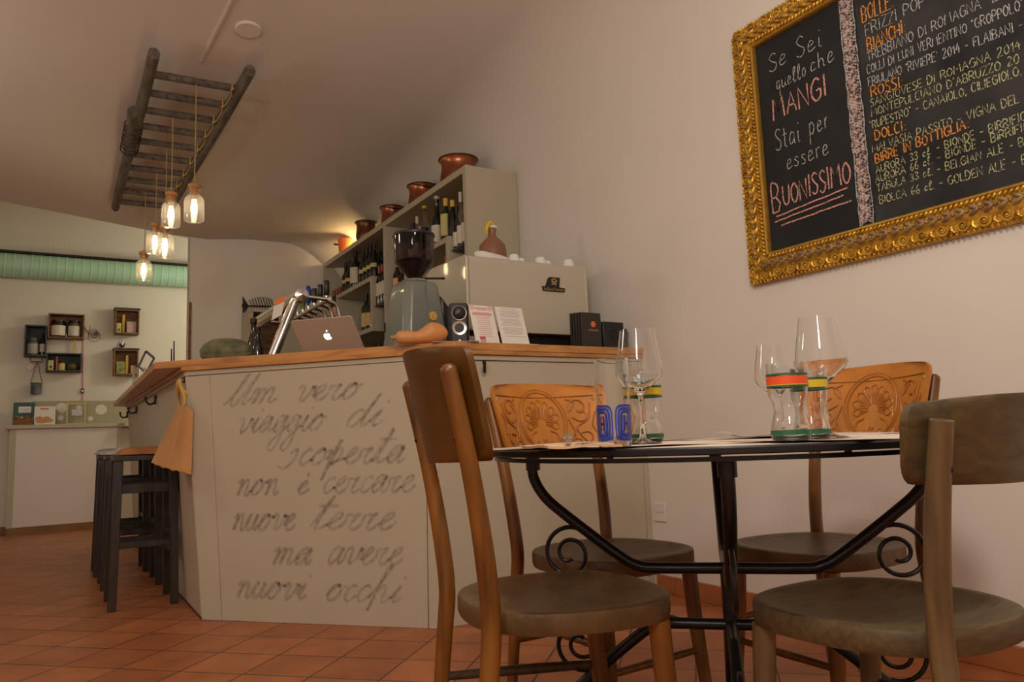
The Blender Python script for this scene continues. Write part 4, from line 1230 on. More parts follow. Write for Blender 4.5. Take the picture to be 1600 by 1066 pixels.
# cups and saucers on the warmer
ZE = EZ1 - .0245
def saucer(loc, tilt, rz, label):
    t = thing('saucer', label, 'saucer', loc, 0, 'saucers on the espresso machine')
    t.rotation_euler = (tilt, 0, rz)
    b = MB(); b.lathe([(0, .0), (.035, .0), (.045, .004), (.068, .012), (.070, .014), (.067, .015), (.044, .007), (.034, .0035), (0, .003)], 32); b.build('dish', M_white, t)
    return t
for i in range(6):
    x = 1.80 + .0235 * i
    saucer((x, 3.22, ZE + .047), R(0), 0, ('first', 'second', 'third', 'fourth', 'fifth', 'sixth')[i] + ' leaning white saucer from the left on the espresso machine')
    o = [q for q in COL.objects if q.get('category') == 'saucer'][-1]
    o.rotation_euler = (R(40), R(-6), 0)
    o.scale = (.76, .76, .76)
    o.location = (1.80 + .022 * i, 3.20 + .008 * i, ZE + .036)
for i in range(3):
    saucer((1.738, 3.29, ZE + .0095 * i), 0, 0, ('lowest', 'middle', 'top')[i] + ' saucer of the flat stack at the left end of the espresso machine')
def cup(loc, rz, label, upside=True):
    t = thing('coffee_cup', label, 'cup', loc, rz, 'cups on the espresso machine')
    pr = [(0, 0), (.022, 0), (.024, .005), (.034, .032), (.037, .062), (.035, .062), (.032, .033), (.021, .007), (0, .006)]
    if upside: pr = [(r, .062 - h) for r, h in pr]
    b = MB(); b.lathe(pr, 28); b.build('cup_body', M_white, t)
    b = MB(); b.tube(smooth_path([(.030, 0, .014), (.047, 0, .012), (.050, 0, .026), (.033, 0, .034)], 5), .0035, 8); b.build('handle', M_white, t)
for i, (x, y, rz) in enumerate(((1.965, 3.19, 40), (2.040, 3.25, 100), (2.125, 3.19, 20), (2.205, 3.25, 160), (2.295, 3.18, 0))):
    cup((x, y, ZE), R(rz), ('first', 'second', 'third', 'fourth', 'fifth')[i] + ' upturned white coffee cup from the left on the espresso machine')
# ---- brown ceramic jug with yellow stopper
p = at_y(770, 400, 3.46)
jg = thing('ceramic_jug', 'brown ceramic hen-shaped jug with yellow and white top on the espresso machine', 'jug', (p.x, 3.46, ZE))
b = MB(); b.lathe([(0, 0), (.05, 0), (.066, .05), (.076, .13), (.070, .178), (.044, .208), (.024, .226), (.021, .248), (.025, .262), (.022, .276), (0, .28)], 28); b.build('jug_body', M_terracer, jg)
b = MB(); b.ell((.004, -.006, .280), (.024, .022, .012), 12, 8); b.build('jug_head', M_white, jg)
b = MB(); b.tube(smooth_path([(-.032, -.004, .238), (-.036, -.004, .262), (-.026, -.004, .292), (-.006, -.004, .304), (.006, -.004, .290)], 5), [.006, .010, .012, .011, .005], 10); b.build('jug_crest', M_yellow, jg)
# ---- coffee grinder
GX, GY = 1.428, 3.215
gr = thing('coffee_grinder', 'hammered grey coffee grinder with smoky hopper of beans on the bar', 'coffee grinder', (GX, GY, ZT), R(6))
b = MB()
def octo(w, d, c): return [(-w + c, -d), (w - c, -d), (w, -d + c), (w, d - c), (w - c, d), (-w + c, d), (-w, d - c), (-w, -d + c)]
L = [(0, .122, .122, .028), (.03, .121, .121, .028), (.24, .098, .098, .028), (.305, .088, .088, .026), (.322, .076, .076, .024)]
vs = []; fs = []
for z, w, d, c in L: vs += [(x, y, z) for x, y in octo(w, d, c)]
for i in range(len(L) - 1):
    for j in range(8): fs.append((i * 8 + j, i * 8 + (j + 1) % 8, (i + 1) * 8 + (j + 1) % 8, (i + 1) * 8 + j))
fs += [tuple(range(7, -1, -1)), tuple(range(32, 40))]
b._add(vs, fs, False); b.build('grinder_body', M_grinder, gr, bevel=0.006, bseg=3)
b = MB(); b.bar((.004, -.1225, .03), (.004, -.094, .30), .004, .004); b.build('body_seam', M_grinder, gr)
b = MB(); b.lathe([(0, .322), (.058, .322), (.062, .328), (.058, .336), (0, .336)], 28); b.build('neck_ring', M_steel, gr)
b = MB(); b.lathe([(.034, .335), (.036, .352), (.089, .415), (.093, .43), (.096, .545), (.0945, .545), (.091, .43), (.087, .417), (.033, .352)], 40); hop = b.build('hopper', M_smoke, gr)
b = MB(); b.lathe([(0, .337), (.031, .337), (.033, .352), (.085, .414), (.087, .428), (.06, .434), (0, .438)], 32); b.build('coffee_beans', M_beans, hop)
b = MB(); b.lathe([(0, .545), (.099, .545), (.101, .550), (.099, .558), (.04, .562), (0, .562)], 40); b.build('hopper_lid', M_black, hop)
b = MB(); b.tube([(.03, -.02, .345), (.12, -.05, .349)], .005, 8); b.ell((.125, -.052, .349), (.012, .007, .007), 8, 6); b.build('shut_off_slide', M_black, gr)
b = MB(); b.lathe([(0, .004), (.021, .004), (.023, .0), (0, -.001)], 24, (.030, -.1095, .152), (0, -1, .1))
for k in range(5): b.ell((.030 + .011 * math.cos(k * 1.26), -.1140, .152 + .011 * math.sin(k * 1.26)), (.004, .002, .005), 6, 4)
b.build('emblem', M_emblem, gr)
b = MB()
b.hexa([(.10, -.085, .022), (.225, -.085, .022), (.225, .08, .022), (.10, .08, .022)], [(.092, -.085, .262), (.232, -.085, .085), (.232, .08, .085), (.092, .08, .262)]); b.build('doser', M_black, gr, bevel=0.012)
b = MB(); b.box(.06, .20, -.085, .085, 0, .02); b.build('tray', M_steel, gr, bevel=0.004)
# ---- butternut squash lying on the front edge
bn = thing('butternut_squash', 'orange butternut squash lying on the bar in front of the grinder', 'squash', (1.362, 2.945, ZT), R(-14))
bn.scale = (.80, .80, .80)
b = MB()
path = smooth_path([(-.165, .0, .030), (-.10, .0, .036), (-.03, .0, .043), (.03, 0, .052), (.08, 0, .053)], 6)
rad = []
for q in path:
    x = q.x
    rad.append(.026 if x < -.15 else .031 + .004 * math.sin((x + .15) * 30) * .3 + .026 * sstep(-.06, .045, x))
def bnr(t): pass
b = MB(); n_ = 36; seg = 24; vs = []; fs = []
for i in range(n_ + 1):
    t = i / n_; x = -.175 + .29 * t
    if x < .03: r = .0335 + .002 * math.sin(x * 40) + .0255 * sstep(-.07, .03, x)
    else: r = .059 * math.sqrt(max(0, 1 - ((x - .03) / .086) ** 2))
    r *= min(1, math.sqrt(max(0.0, (x + .1755) / .02)))
    zc_ = max(.034, min(.059, .034 + .025 * sstep(-.07, .03, x)))
    for j in range(seg):
        a = 2 * math.pi * j / seg
        vs.append((x, r * math.cos(a) + .012 * math.sin(x * 14), zc_ + r * math.sin(a) - .0))
for i in range(n_):
    for j in range(seg): fs.append((i * seg + j, i * seg + (j + 1) % seg, (i + 1) * seg + (j + 1) % seg, (i + 1) * seg + j))
b._add(vs, fs, True); b.build('squash_flesh', M_bnut, bn)
b = MB(); b.tube([(-.172, -.008, .034), (-.188, -.008, .032), (-.198, -.006, .036)], [.013, .009, .012], 8); b.build('stem', M_stem, bn)
# ---- magazine under the squash
b = MB(); b.box(-.10, .10, -.07, .07, 0, .004)
single('folded_leaflet', b, mat('mauve_print', (.36, .22, .24), .6), (1.475, 2.915, ZT), 'thin mauve leaflet lying at the front edge of the bar by the squash', 'leaflet', rz=R(-20))
# ---- speaker with two drivers
spk = thing('desk_speaker', 'slim dark speaker with two round drivers beside the grinder', 'speaker', (1.540, 3.00, ZT), R(-20))
b = MB(); b.box(-.042, .042, -.05, .06, .008, .192); b.build('cabinet', M_darkgrey, spk, bevel=0.012, bseg=3)
b = MB(); b.box(.0425, .0445, -.045, .055, .02, .18); b.box(-.03, .03, -.04, .05, 0, .008); b.build('wood_side', M_crate, spk)
for z, m_ in ((.145, M_black), (.078, M_steel)):
    b = MB(); b.lathe([(.030, .003), (.033, .004), (.034, 0), (.030, -.002)], 28, (0, -.0505, z), (0, -1, 0)); b.build('driver_ring', M_steel, spk)
    b = MB(); b.lathe([(.030, .002), (.024, .001) if z < .1 else (.028, .006), (.012, -.0015) if z < .1 else (.018, .011), (.0, .0) if z < .1 else (0, .013)], 24, (0, -.0495, z), (0, -1, 0)); b.build('driver_cone', m_, spk)
b = MB(); b.ell((0, -.056, .018), (.010, .006, .010), 10, 8); b.build('volume_knob', M_steel, spk)
# ---- small white pot beside it
b = MB(); b.lathe([(0, 0), (.018, 0), (.026, .012), (.027, .035), (.020, .050), (.010, .054), (0, .055)], 20)
single('white_pot', b, M_white, (1.618, 3.03, ZT), 'small white lidded pot between the speaker and the first flyer', 'pot')
# ---- two flyers standing against the machine
def card(loc, w, h, lean, rz, label, lines, extra=None, name='standing_flyer'):
    t = thing(name, label, 'flyer', loc, rz)
    M4 = Matrix.Rotation(R(-lean), 4, 'X')
    b = MB(M4); b.box(-w / 2, w / 2, -.0008, .0008, 0, h); sht = b.build('sheet', M_paper, t)
    for z, x0, x1, hh, m_ in lines:
        b = MB(M4)
        b.box(x0 * w, x1 * w, -.0014, -.0009, z * h - hh / 2, z * h + hh / 2); b.build('print', m_, sht)
    return t
LEAN = 18
L1 = [(.93, -.28, .28, .006, M_pinkink), (.89, -.22, .22, .004, M_pinkink), (.80, -.40, .40, .006, M_pinkink), (.76, -.40, .40, .007, M_pinkink)]
L1 += [(.70 - .05 * i, -.3 + .04 * (i % 3), .3 - .05 * (i % 2), .0022, M_pinkink) for i in range(11)]
c1 = card((1.632, 2.890, ZT), .126, .193, LEAN, R(3), 'white flyer with pale red print and small picture, left of two on the bar', L1)
b = MB(Matrix.Rotation(R(-LEAN), 4, 'X')); b.box(-.038, -.008, -.0014, -.0009, .004, .034); pc = b.build('picture', M_skyblue, c1)
b = MB(Matrix.Rotation(R(-LEAN), 4, 'X')); b.box(-.038, -.008, -.0016, -.0010, .026, .036); b.build('picture_heading', M_red, c1)
for sx in (-1, 1):
    b = MB(Matrix.Rotation(R(-LEAN), 4, 'X')); b.lathe([(.009, 0), (.012, 0), (.012, .0006), (.009, .0006)], 16, (sx * .048, -.0009, .180), (0, -1, 0)); b.lathe([(0, 0), (.005, 0), (.005, .0006), (0, .0006)], 10, (sx * .048, -.0009, .180), (0, -1, 0)); b.build('seal', M_pinkink, c1)
L2 = [(.955, -.05, .25, .0035, M_pinkink), (.955, -.25, -.06, .003, M_greyink)]
L2 += [(.90 - .032 * i, -.40 + .03 * ((i * 7) % 4), .40 - .05 * ((i * 5) % 3), .0018, M_greyink) for i in range(22) if i % 7 != 6]
c2 = card((1.777, 2.888, ZT), .150, .192, LEAN, R(3), 'white printed sheet standing right of the red-printed flyer on the bar', L2)
b = MB(); b.box(-.035, .035, -.03, .0, 0, .006)
single('sheet_holder', b, M_white, (1.850, 2.900, ZT), 'small white foot of the sheet stand on the bar', 'holder')
# ---- row of dark brochures
for i in range(5):
    t = thing('dark_brochure', ('front', 'second', 'third', 'fourth', 'rear')[i] + ' dark brochure of the upright row at the right end of the bar', 'brochure', (2.205 - .006 * i, 2.888 + .013 * i, ZT), R(4), 'dark brochures at the right end of the bar')
    b = MB(); b.box(-.062, .062, 0, .010, 0, .172); b.build('cover', mat('dark_cover', (.028, .024, .022), .45) if i == 0 else MATS['dark_cover'], t, bevel=.001)
    if i == 0:
        b = MB(); b.ell((.012, -.001, .116), (.0175, .0015, .0065), 14, 6); b.ell((.012, -.001, .106), (.013, .0015, .004), 14, 6); b.ell((.012, -.001, .126), (.013, .0015, .004), 14, 6); b.build('sun_emblem', M_orange, t)
        b = MB(); b.box(-.018, .045, -.0007, .0, .083, .092); b.build('print', mat('dull_orange_ink', (.28, .09, .04), .6), t)
# ---- black speaker box
bx_ = thing('subwoofer_box', 'square black speaker box at the right end of the bar', 'speaker', (2.345, 2.955, ZT), R(2))
b = MB(); b.box(-.066, .066, -.06, .08, .004, .135); b.build('cabinet', M_black, bx_, bevel=.004)
b = MB(); b.lathe([(.016, .001), (.022, .004), (.024, 0), (.016, -.004), (0, -.004)], 24, (-.004, -.0605, .075), (0, -1, 0)); b.build('port', M_blackmatte, bx_)
b = MB(); b.box(-.05, .05, -.05, .06, 0, .004); b.build('foot_pad', M_blackmatte, bx_)

# ---- laptop, lid towards the room
lp = thing('laptop', 'open aluminium laptop with a lit logo on its lid', 'laptop', (1.150, 3.545, ZT), R(-47.0))
b = MB(); b.box(-.162, .162, -.0, .225, 0, .014); b.build('keyboard_base', M_alu, lp, bevel=.004)
lean = R(-14)
ML = Matrix.Translation((0, .004, .012)) @ Matrix.Rotation(lean * -1, 4, 'X')
ML = Matrix.Translation((0, .004, .012)) @ Matrix.Rotation(R(42), 4, 'X')
b = MB(ML); b.prism([(-.162, 0), (.162, 0), (.162, .205), (.152, .215), (-.152, .215), (-.162, .205)], (0, 0, 0), (1, 0, 0), (0, 0, 1), (0, 1, 0), .006); ld = b.build('lid', M_alu, lp, bevel=.0015)
b = MB(ML)
ap = []
for i in range(48):
    a = 2 * math.pi * i / 48; r = .0205
    x, z = r * math.cos(a) * .98, r * math.sin(a)
    if math.sin(a) > .75: z -= .0045 * math.exp(-(x / .006) ** 2)
    if math.sin(a) < -.75: z += .003 * math.exp(-(x / .005) ** 2)
    d = math.hypot(x - .0255, z - .003)
    if d < .0125:
        k_ = (.0125) / max(d, 1e-6); x, z = .0255 + (x - .0255) * k_, .003 + (z - .003) * k_
        x = min(x, .0205)
    ap.append((x, z + .112))
b.prism(ap, (0, -.0002, 0), (1, 0, 0), (0, 0, 1), (0, -1, 0), .0006)
lf = [(.0, .1365), (.004, .1465), (.010, .1505), (.0105, .1445), (.006, .1385)]
b.prism(lf, (0, -.0002, 0), (1, 0, 0), (0, 0, 1), (0, -1, 0), .0006)
b.build('lit_logo', M_logo, ld)

# ---- chrome beer tap tower
tw = thing('beer_tap_tower', 'chrome beer tap tower with a long arm and a row of taps', 'beer tap', (1.005, 4.30, ZT))
b = MB(); b.lathe([(0, 0), (.065, 0), (.065, .006), (.045, .012), (0, .012)], 28, (1.005, 4.30, ZT)); b.build('base_flange', M_chrome, tw, True)
b = MB(); b.tube([(1.005, 4.30, ZT + .008), (1.152, 4.30, 1.555), (1.175, 4.30, 1.597)], .030, 28); b.build('column', M_chrome, tw, True)
yend = 5.30
b = MB(); b.tube([(1.180, 4.235, 1.600), (1.180, yend, 1.600)], .040, 32)
b.lathe([(.040, 0), (.038, .006), (0, .020)], 32, (1.180, 4.235, 1.600), (0, -1, 0)); b.build('arm', M_chrome, tw, True)
b = MB(); b.tube([(1.195, 4.26, 1.597), (1.345, 4.26, 1.588)], .012, 12); b.tube([(1.345, 4.24, 1.588), (1.345, yend - .05, 1.588)], .012, 12)
b.tube([(1.195, yend - .07, 1.597), (1.345, yend - .07, 1.588)], .012, 12); b.build('tap_rail', M_chrome, tw, True)
hm = [M_black, M_black, M_black, M_blue, M_leafprint, M_white, M_cork, M_cork]
for i in range(8):
    y = 4.30 + .125 * i; x = 1.345
    b = MB(); b.tube(smooth_path([(x, y, 1.588), (x + .045, y, 1.575), (x + .065, y, 1.55), (x + .078, y, 1.50), (x + .09, y, 1.455)], 4), [.014, .014, .011, .009, .0085], 10); b.cyl((x, y, 1.588), (x, y, 1.618), .011, 10)
    tp = b.build('tap_spout', M_steel, tw, True)
    b = MB()
    if i == 3:
        b.ell((x - .0, y, 1.690), (.020, .030, .062), 18, 12); b.cyl((x, y, 1.612), (x, y, 1.66), .008, 8)
    elif i < 3:
        b.lathe([(0, 0), (.010, 0), (.017, .01), (.017, .085), (.014, .092), (0, .092)], 14, (x, y, 1.616))
    else:
        b.lathe([(0, 0), (.008, 0), (.015, .014), (.020, .05), (.018, .075), (0, .082)], 14, (x, y, 1.612))
    b.build('tap_handle', hm[i], tp, True)
# ---- card hung on the tower
fl = thing('hanging_card', 'orange-headed white card hanging on the beer tap column', 'card', (1.05, 4.215, 1.46))
P0 = [at_y(424, 501, 4.215), at_y(438, 492, 4.215), at_y(447, 462, 4.215), at_y(431, 468, 4.215)]
TL, TR_, BR, BL = at_y(430, 469, 4.22), at_y(447, 462, 4.20), at_y(440, 492, 4.20), at_y(424, 501, 4.22)
b = MB(); d_ = Vector((0, .0015, 0)); b.hexa([BL, BR, BR + d_, BL + d_], [TL, TR_, TR_ + d_, TL + d_]); b.build('sheet', M_paper, fl, True)
b = MB(); d2 = Vector((0, -.0012, 0)); a1, a2 = TL.lerp(BL, .30), TR_.lerp(BR, .30)
b.hexa([a1 + d2, a2 + d2, a2, a1], [TL + d2, TR_ + d2, TR_, TL]); b.build('orange_heading', M_orange, fl, True)

# ---- green squash
gs = thing('green_squash', 'large mottled green squash lying on the bar left of the beer taps', 'squash', (.735, 4.02, ZT), R(-30))
b = MB()
def gsq(u, v):
    a = 2 * math.pi * v; t = math.pi * u
    rr_ = 1 + .035 * math.cos(10 * a) + .015 * math.sin(7 * t + 3 * a)
    return (.128 * -math.cos(t) * (1 + .02 * math.sin(5 * a)), .072 * math.sin(t) ** .8 * math.cos(a) * rr_, .071 + .070 * math.sin(t) ** .8 * math.sin(a) * rr_)
b.grid(gsq, 24, 40); b.build('squash_flesh', M_squash, gs)

# ---- bottles and glasses by the taps
def beer_bottle(name, label, loc, m, h=.25, r=.030, lab=None):
    t = thing(name, label, 'bottle', loc)
    k = h / .25
    b = MB(); b.lathe([(0, 0), (r, 0), (r * 1.03, .006), (r * 1.03, .13 * k), (r * .8, .16 * k), (r * .48, .19 * k), (r * .42, .235 * k), (r * .5, .238 * k), (r * .5, .25 * k), (0, .25 * k)], 20); b.build('glass_body', m, t)
    if lab:
        b = MB(); b.lathe([(r * 1.035, .03 * k), (r * 1.05, .03 * k), (r * 1.05, .1 * k), (r * 1.035, .1 * k)], 20, close=True); b.build('label_band', lab, t)
    b = MB(); b.lathe([(r * .51, .228 * k), (r * .55, .23 * k), (r * .55, .252 * k), (0, .253 * k)], 14); b.build('cap', M_capblack, t)
    return t
p = at_y(396, 540, 4.62); beer_bottle('beer_bottle', 'taller dark bottle behind the shorter one beside the green squash', (p.x, 4.62, ZT), M_bottleb, .345, .036)
p = at_y(402, 540, 4.40); beer_bottle('beer_bottle', 'shorter dark bottle in front of the taller one beside the green squash', (p.x, 4.40, ZT), M_bottle, .262, .033)
for i, (px, y) in enumerate(((411, 4.46), (419, 4.62), (408, 4.80))):
    p = at_y(px, 545, y); b = MB(); b.lathe([(0, 0), (.028, 0), (.033, .10), (.031, .10), (.026, .006), (0, .006)], 20)
    o = single('drinking_glass', b, M_thin, (p.x, y, ZT), ('nearest', 'middle', 'farthest')[i] + ' small clear glass between the dark bottles and the beer tap column', 'glass', 'glasses by the beer taps')

# ---- things at the far end of the bar
p = at_z(205, 600, ZT)
vs_ = thing('glass_cylinder', 'tall clear glass cylinder at the far end of the bar', 'vase', (.462, 5.5, ZT))
b = MB(); b.lathe([(0, 0), (.038, 0), (.039, .128), (.0365, .128), (.0355, .008), (0, .008)], 32); b.build('glass_body', M_glass, vs_)
q = at_y(231, 566, 5.9)
pf = thing('small_black_frame', 'small black empty frame tilted on its corner at the far end of the bar', 'frame', (q.x, 5.9, ZT))
c_ = [at_y(228, 549, 5.9), at_y(241, 560, 5.9), at_y(230, 580, 5.9), at_y(216, 574, 5.9)]
b = MB()
for i in range(4):
    a, d = c_[i], c_[(i + 1) % 4]
    b.bar(a, d, .014, .022, (0, 1, 0))
b.tube([c_[2] + Vector((0, .005, 0)), Vector((c_[2].x + .01, 5.95, ZT + .004))], .004, 6); b.tube([c_[3] + Vector((0, .005, 0)), Vector((c_[3].x, 5.95, ZT + .004))], .004, 6)
b.build('frame_bars', M_black, pf, True)
tv = thing('twig_stand', 'two dark upright sticks standing on the bar near its far end', 'sticks', (.66, 5.45, ZT))
for (px, t0) in ((268, 545), (272, 533)):
    a = at_y(px, t0, 5.45); b = MB(); b.tube([(a.x + .004, 5.45, ZT + .004), (a.x, 5.45, a.z)], [.006, .004], 7); b.build('stick', M_wire, tv, True)
b = MB(); b.lathe([(0, 0), (.04, 0), (.04, .006), (0, .008)], 16); b.build('foot', M_wire, tv)

# ---- wire fish skeleton on the end wall and cabinet under it
yy = YB - .012
fb = thing('fish_skeleton', 'black wire fish skeleton hanging on the end wall', 'wall ornament', (1.55, yy, 2.02))
a0, a1 = at_y(383, 478, yy), at_y(432, 479, yy)
b = MB(); b.tube([a0, a1], .006, 8); b.build('spine', M_wire, fb, True)
b = MB()
for i in range(9):
    t = .22 + .085 * i; c = a0.lerp(a1, min(t, 1)); h = .085 * math.sin(min(1, t * .9 + .1) * math.pi * .75)
    b.tube([c + Vector((-.025, 0, h)), c, c + Vector((-.02, 0, -h))], .0035, 6)
b.build('ribs', M_wire, fb, True)
b = MB(); b.prism([(0, 0), (-.055, .085), (-.05, .03), (-.06, .0), (-.05, -.03), (-.055, -.105)], a0 + Vector((.03, -.004, 0)), (1, 0, 0), (0, 0, 1), (0, 1, 0), .006); b.build('tail_fin', M_wire, fb, True)
cb = thing('end_wall_cabinet', 'greige open cabinet with brown inside against the end wall', 'cabinet', (1.68, 6.70, .0))
c0 = at_y(384, 487, 6.55); X0, X1, Z1_ = 1.385, 2.08, 1.885
for nm, bx__, m_ in (('side', (X0, X0 + .03, 6.55, 6.88, 0, Z1_), M_greige2), ('side', (X1 - .03, X1, 6.55, 6.88, 0, Z1_), M_greige2), ('top', (X0, X1, 6.54, 6.88, Z1_, Z1_ + .03), M_greige2),
                     ('back', (X0 + .03, X1 - .03, 6.85, 6.88, 0, Z1_), M_crate), ('shelf', (X0 + .03, X1 - .03, 6.56, 6.85, 1.40, 1.43), M_crate), ('door', (1.63, X1 - .03, 6.552, 6.575, 1.50, Z1_), M_greige2)):
    b = MB(); b.box(*bx__); b.build(nm, m_, cb, True, bevel=.002)

# ================================================================== SHELVING BEHIND THE BAR
SX, SX1, SY0, SY1, SZ = 2.116, 2.486, 3.964, 6.865, 2.432
sh = thing('bottle_shelf', 'tall greige shelving unit of open boxes behind the bar', 'shelf', ((SX + SX1) / 2, (SY0 + SY1) / 2, 0))
def sb(name, *bx): 
    b = MB(); b.box(*bx); b.build(name, M_greige2, sh, True, bevel=.0015)
T = .042
sb('side', SX, SX1, SY0, SY0 + T, 0, SZ); sb('side', SX, SX1, SY1 - T, SY1, 0, SZ); sb('divider', SX, SX1, 5.30, 5.30 + T, 0, SZ - T)
sb('top', SX, SX1, SY0 + T, SY1 - T, SZ - T, SZ); sb('back', SX1 - .012, SX1, SY0 + T, SY1 - T, 0, SZ - T)
BY0, BY1, BZ0, BZ1 = 5.60, 6.49, 1.655, 2.062
sb('box_top', SX, SX1 - .012, BY0, BY1, BZ1 - .036, BZ1); sb('box_side', SX, SX1 - .012, BY0, BY0 + .036, BZ0, BZ1 - .036); sb('box_side', SX, SX1 - .012, BY1 - .036, BY1, BZ0, BZ1 - .036); sb('box_bottom', SX, SX1 - .012, BY0, BY1, BZ0 - .036, BZ0)
QY0, QY1, QZ0, QZ1 = 4.225, 4.95, 1.66, 2.045
sb('box_top', SX, SX1 - .012, QY0, QY1, QZ1 - .036, QZ1); sb('box_side', SX, SX1 - .012, QY0, QY0 + .042, QZ0, QZ1 - .036); sb('box_side', SX, SX1 - .012, QY1 - .036, QY1, QZ0, QZ1 - .036); sb('box_bottom', SX, SX1 - .012, QY0, QY1, QZ0 - .036, QZ0)
def gshelf(y0, y1, z):
    b = MB(); b.box(SX + .02, SX1 - .012, y0, y1, z - .008, z); b.build('glass_shelf', M_smoke, sh, True)
gshelf(5.342, BY0, 1.82); gshelf(BY1, SY1 - T, 1.86); gshelf(SY0 + T, QY0, 1.95); gshelf(QY1, 5.30, 1.78)
sb('low_board', SX, SX1 - .012, SY0 + T, 5.30, 1.16, 1.20); sb('low_board', SX, SX1 - .012, 5.342, SY1 - T, 1.16, 1.20)
b = MB(); b.box(SX - .006, SX, 5.315, 5.335, 1.57, 1.64); b.box(SX - .006, SX, 5.06, 5.12, 1.56, 1.63); b.build('cable_outlet', M_black, sh, True)

ORD = ['first', 'second', 'third', 'fourth', 'fifth', 'sixth', 'seventh', 'eighth', 'ninth', 'tenth', 'eleventh', 'twelfth']
def bottle(name, label, loc, m, h=.31, r=.037, lab=None, cap=M_capblack, shape='bordeaux', labz=(.05, .15), fill=None, group=None, corked=False):
    t = thing(name, label, 'bottle', loc, R(200), group)
    if shape == 'bordeaux': pr = [(0, 0), (r, 0), (r * 1.02, .005), (r * 1.02, h * .60), (r * .9, h * .66), (r * .45, h * .74), (r * .37, h * .80), (r * .37, h * .96), (r * .42, h * .965), (r * .42, h), (0, h)]
    elif shape == 'slim': pr = [(0, 0), (r, 0), (r * 1.02, .005), (r * 1.02, h * .50), (r * .8, h * .60), (r * .42, h * .68), (r * .36, h * .95), (r * .42, h * .96), (r * .42, h), (0, h)]
    else: pr = [(0, 0), (r, 0), (r * 1.02, .006), (r * 1.0, h * .42), (r * .62, h * .62), (r * .36, h * .78), (r * .33, h * .95), (r * .4, h * .955), (r * .4, h), (0, h)]
    b = MB(); b.lathe(pr, 20); b.build('glass_body', m, t)
    if fill:
        b = MB(); b.lathe([(0, .004), (r * .95, .004), (r * .95, h * .40), (r * .66, h * .56), (0, h * .565)], 18); b.build('liquid', fill, t)
    if lab:
        b = MB(); rr_ = r * 1.03
        z0, z1 = labz[0] * h / .31, labz[1] * h / .31
        n_ = 12
        for k in range(n_):
            a, c = R(-75 + 150 * k / n_), R(-75 + 150 * (k + 1) / n_)
            b._add([(rr_ * math.cos(a), rr_ * math.sin(a), z0), (rr_ * math.cos(c), rr_ * math.sin(c), z0), (rr_ * math.cos(c), rr_ * math.sin(c), z1), (rr_ * math.cos(a), rr_ * math.sin(a), z1)], [(0, 1, 2, 3)])
        b.build('label_sheet', lab, t)
    b = MB(); k0 = .82 if not corked else .95
    rc = r * (.40 if shape != 'flask' else .36)
    b.lathe([(rc, h * k0), (rc * 1.12, h * k0), (rc * 1.16, h * .962), (rc * 1.2, h * 1.004), (0, h * 1.006)] if not corked else [(rc * .9, h * .99), (rc * 1.15, h * 1.0), (rc * 1.2, h * 1.06), (0, h * 1.065)], 16); b.build('capsule', cap, t)
    return t
e = .0005
# upper left compartment: dark bottles standing on the box
first = None
for row, (x, n_) in enumerate(((2.185, 9), (2.31, 9))):
    for i in range(n_):
        y = 6.42 - .089 * i + (.03 if row else 0)
        lb = ORD[i] + ' dark wine bottle from the left in the ' + ('front' if row == 0 else 'rear') + ' row of the upper left shelf'
        if i in (2, 3, 4) and row == 0: continue
        if first is None:
            first = bottle('wine_bottle', lb, (x, y, BZ1 + e), M_bottle, .29, .036, M_labely, M_capblack, 'slim', (.10, .135), group='dark wine bottles on the upper left shelf')
        else:
            dup(first, (x, y, BZ1 + e), None, lb)
bottle('wine_bottle', 'large dark bottle with big cream label on the upper left shelf', (2.18, 6.42 - .267, BZ1 + e), M_bottle, .345, .046, M_label, M_capblack, 'bordeaux', (.04, .165))
for i in range(4):
    bottle('wine_bottle', ORD[i] + ' red-capped bottle with white label from the left beside the shelf divider', (2.17 + .0 * i, 5.565 - .062 * i, 1.82 + e), M_bottle, .315, .029, M_label, M_capred, 'bordeaux', (.07, .17), group='red-capped bottles beside the shelf divider')
for i in range(3):
    bottle('wine_bottle', ORD[i] + ' dark bottle from the left in the rear of the glass shelf beside the divider', (2.30, 5.55 - .075 * i, 1.82 + e), M_bottle, .31, .034, None, M_capblack)
for i in range(3):
    bottle('wine_bottle', ORD[i] + ' bottle from the left with orange label at the far left end of the shelf', (2.19, 6.77 - .085 * i, 1.86 + e), M_bottleb, .30, .036, M_labelo, M_capred, 'bordeaux', (.05, .14), group='orange-labelled bottles at the far end of the shelf')
bottle('wine_bottle', 'dark bottle with pale yellow label inside the left shelf box', (2.19, 5.93, BZ0 + e), M_bottleg, .325, .040, M_labely, M_capblack, 'bordeaux', (.04, .15))
bottle('wine_bottle', 'bottle with orange and cream label inside the left shelf box', (2.18, 5.80, BZ0 + e), M_bottle, .29, .038, M_labelo, M_capblack, 'bordeaux', (.04, .15))
bottle('wine_bottle', 'bottle with cream label at the right end inside the left shelf box', (2.20, 5.70, BZ0 + e), M_bottle, .30, .037, M_label, M_capblack, 'bordeaux', (.04, .15))
for i in range(6):
    bottle('wine_bottle', ORD[i] + ' bottle from the left on the low shelf under the left box', (2.19, 6.20 - .14 * i, 1.20 + e), M_bottle, .32, .037, M_label if i in (1, 2) else None, M_capwhite if i in (1, 2) else M_capblack, group='bottles on the low shelf')
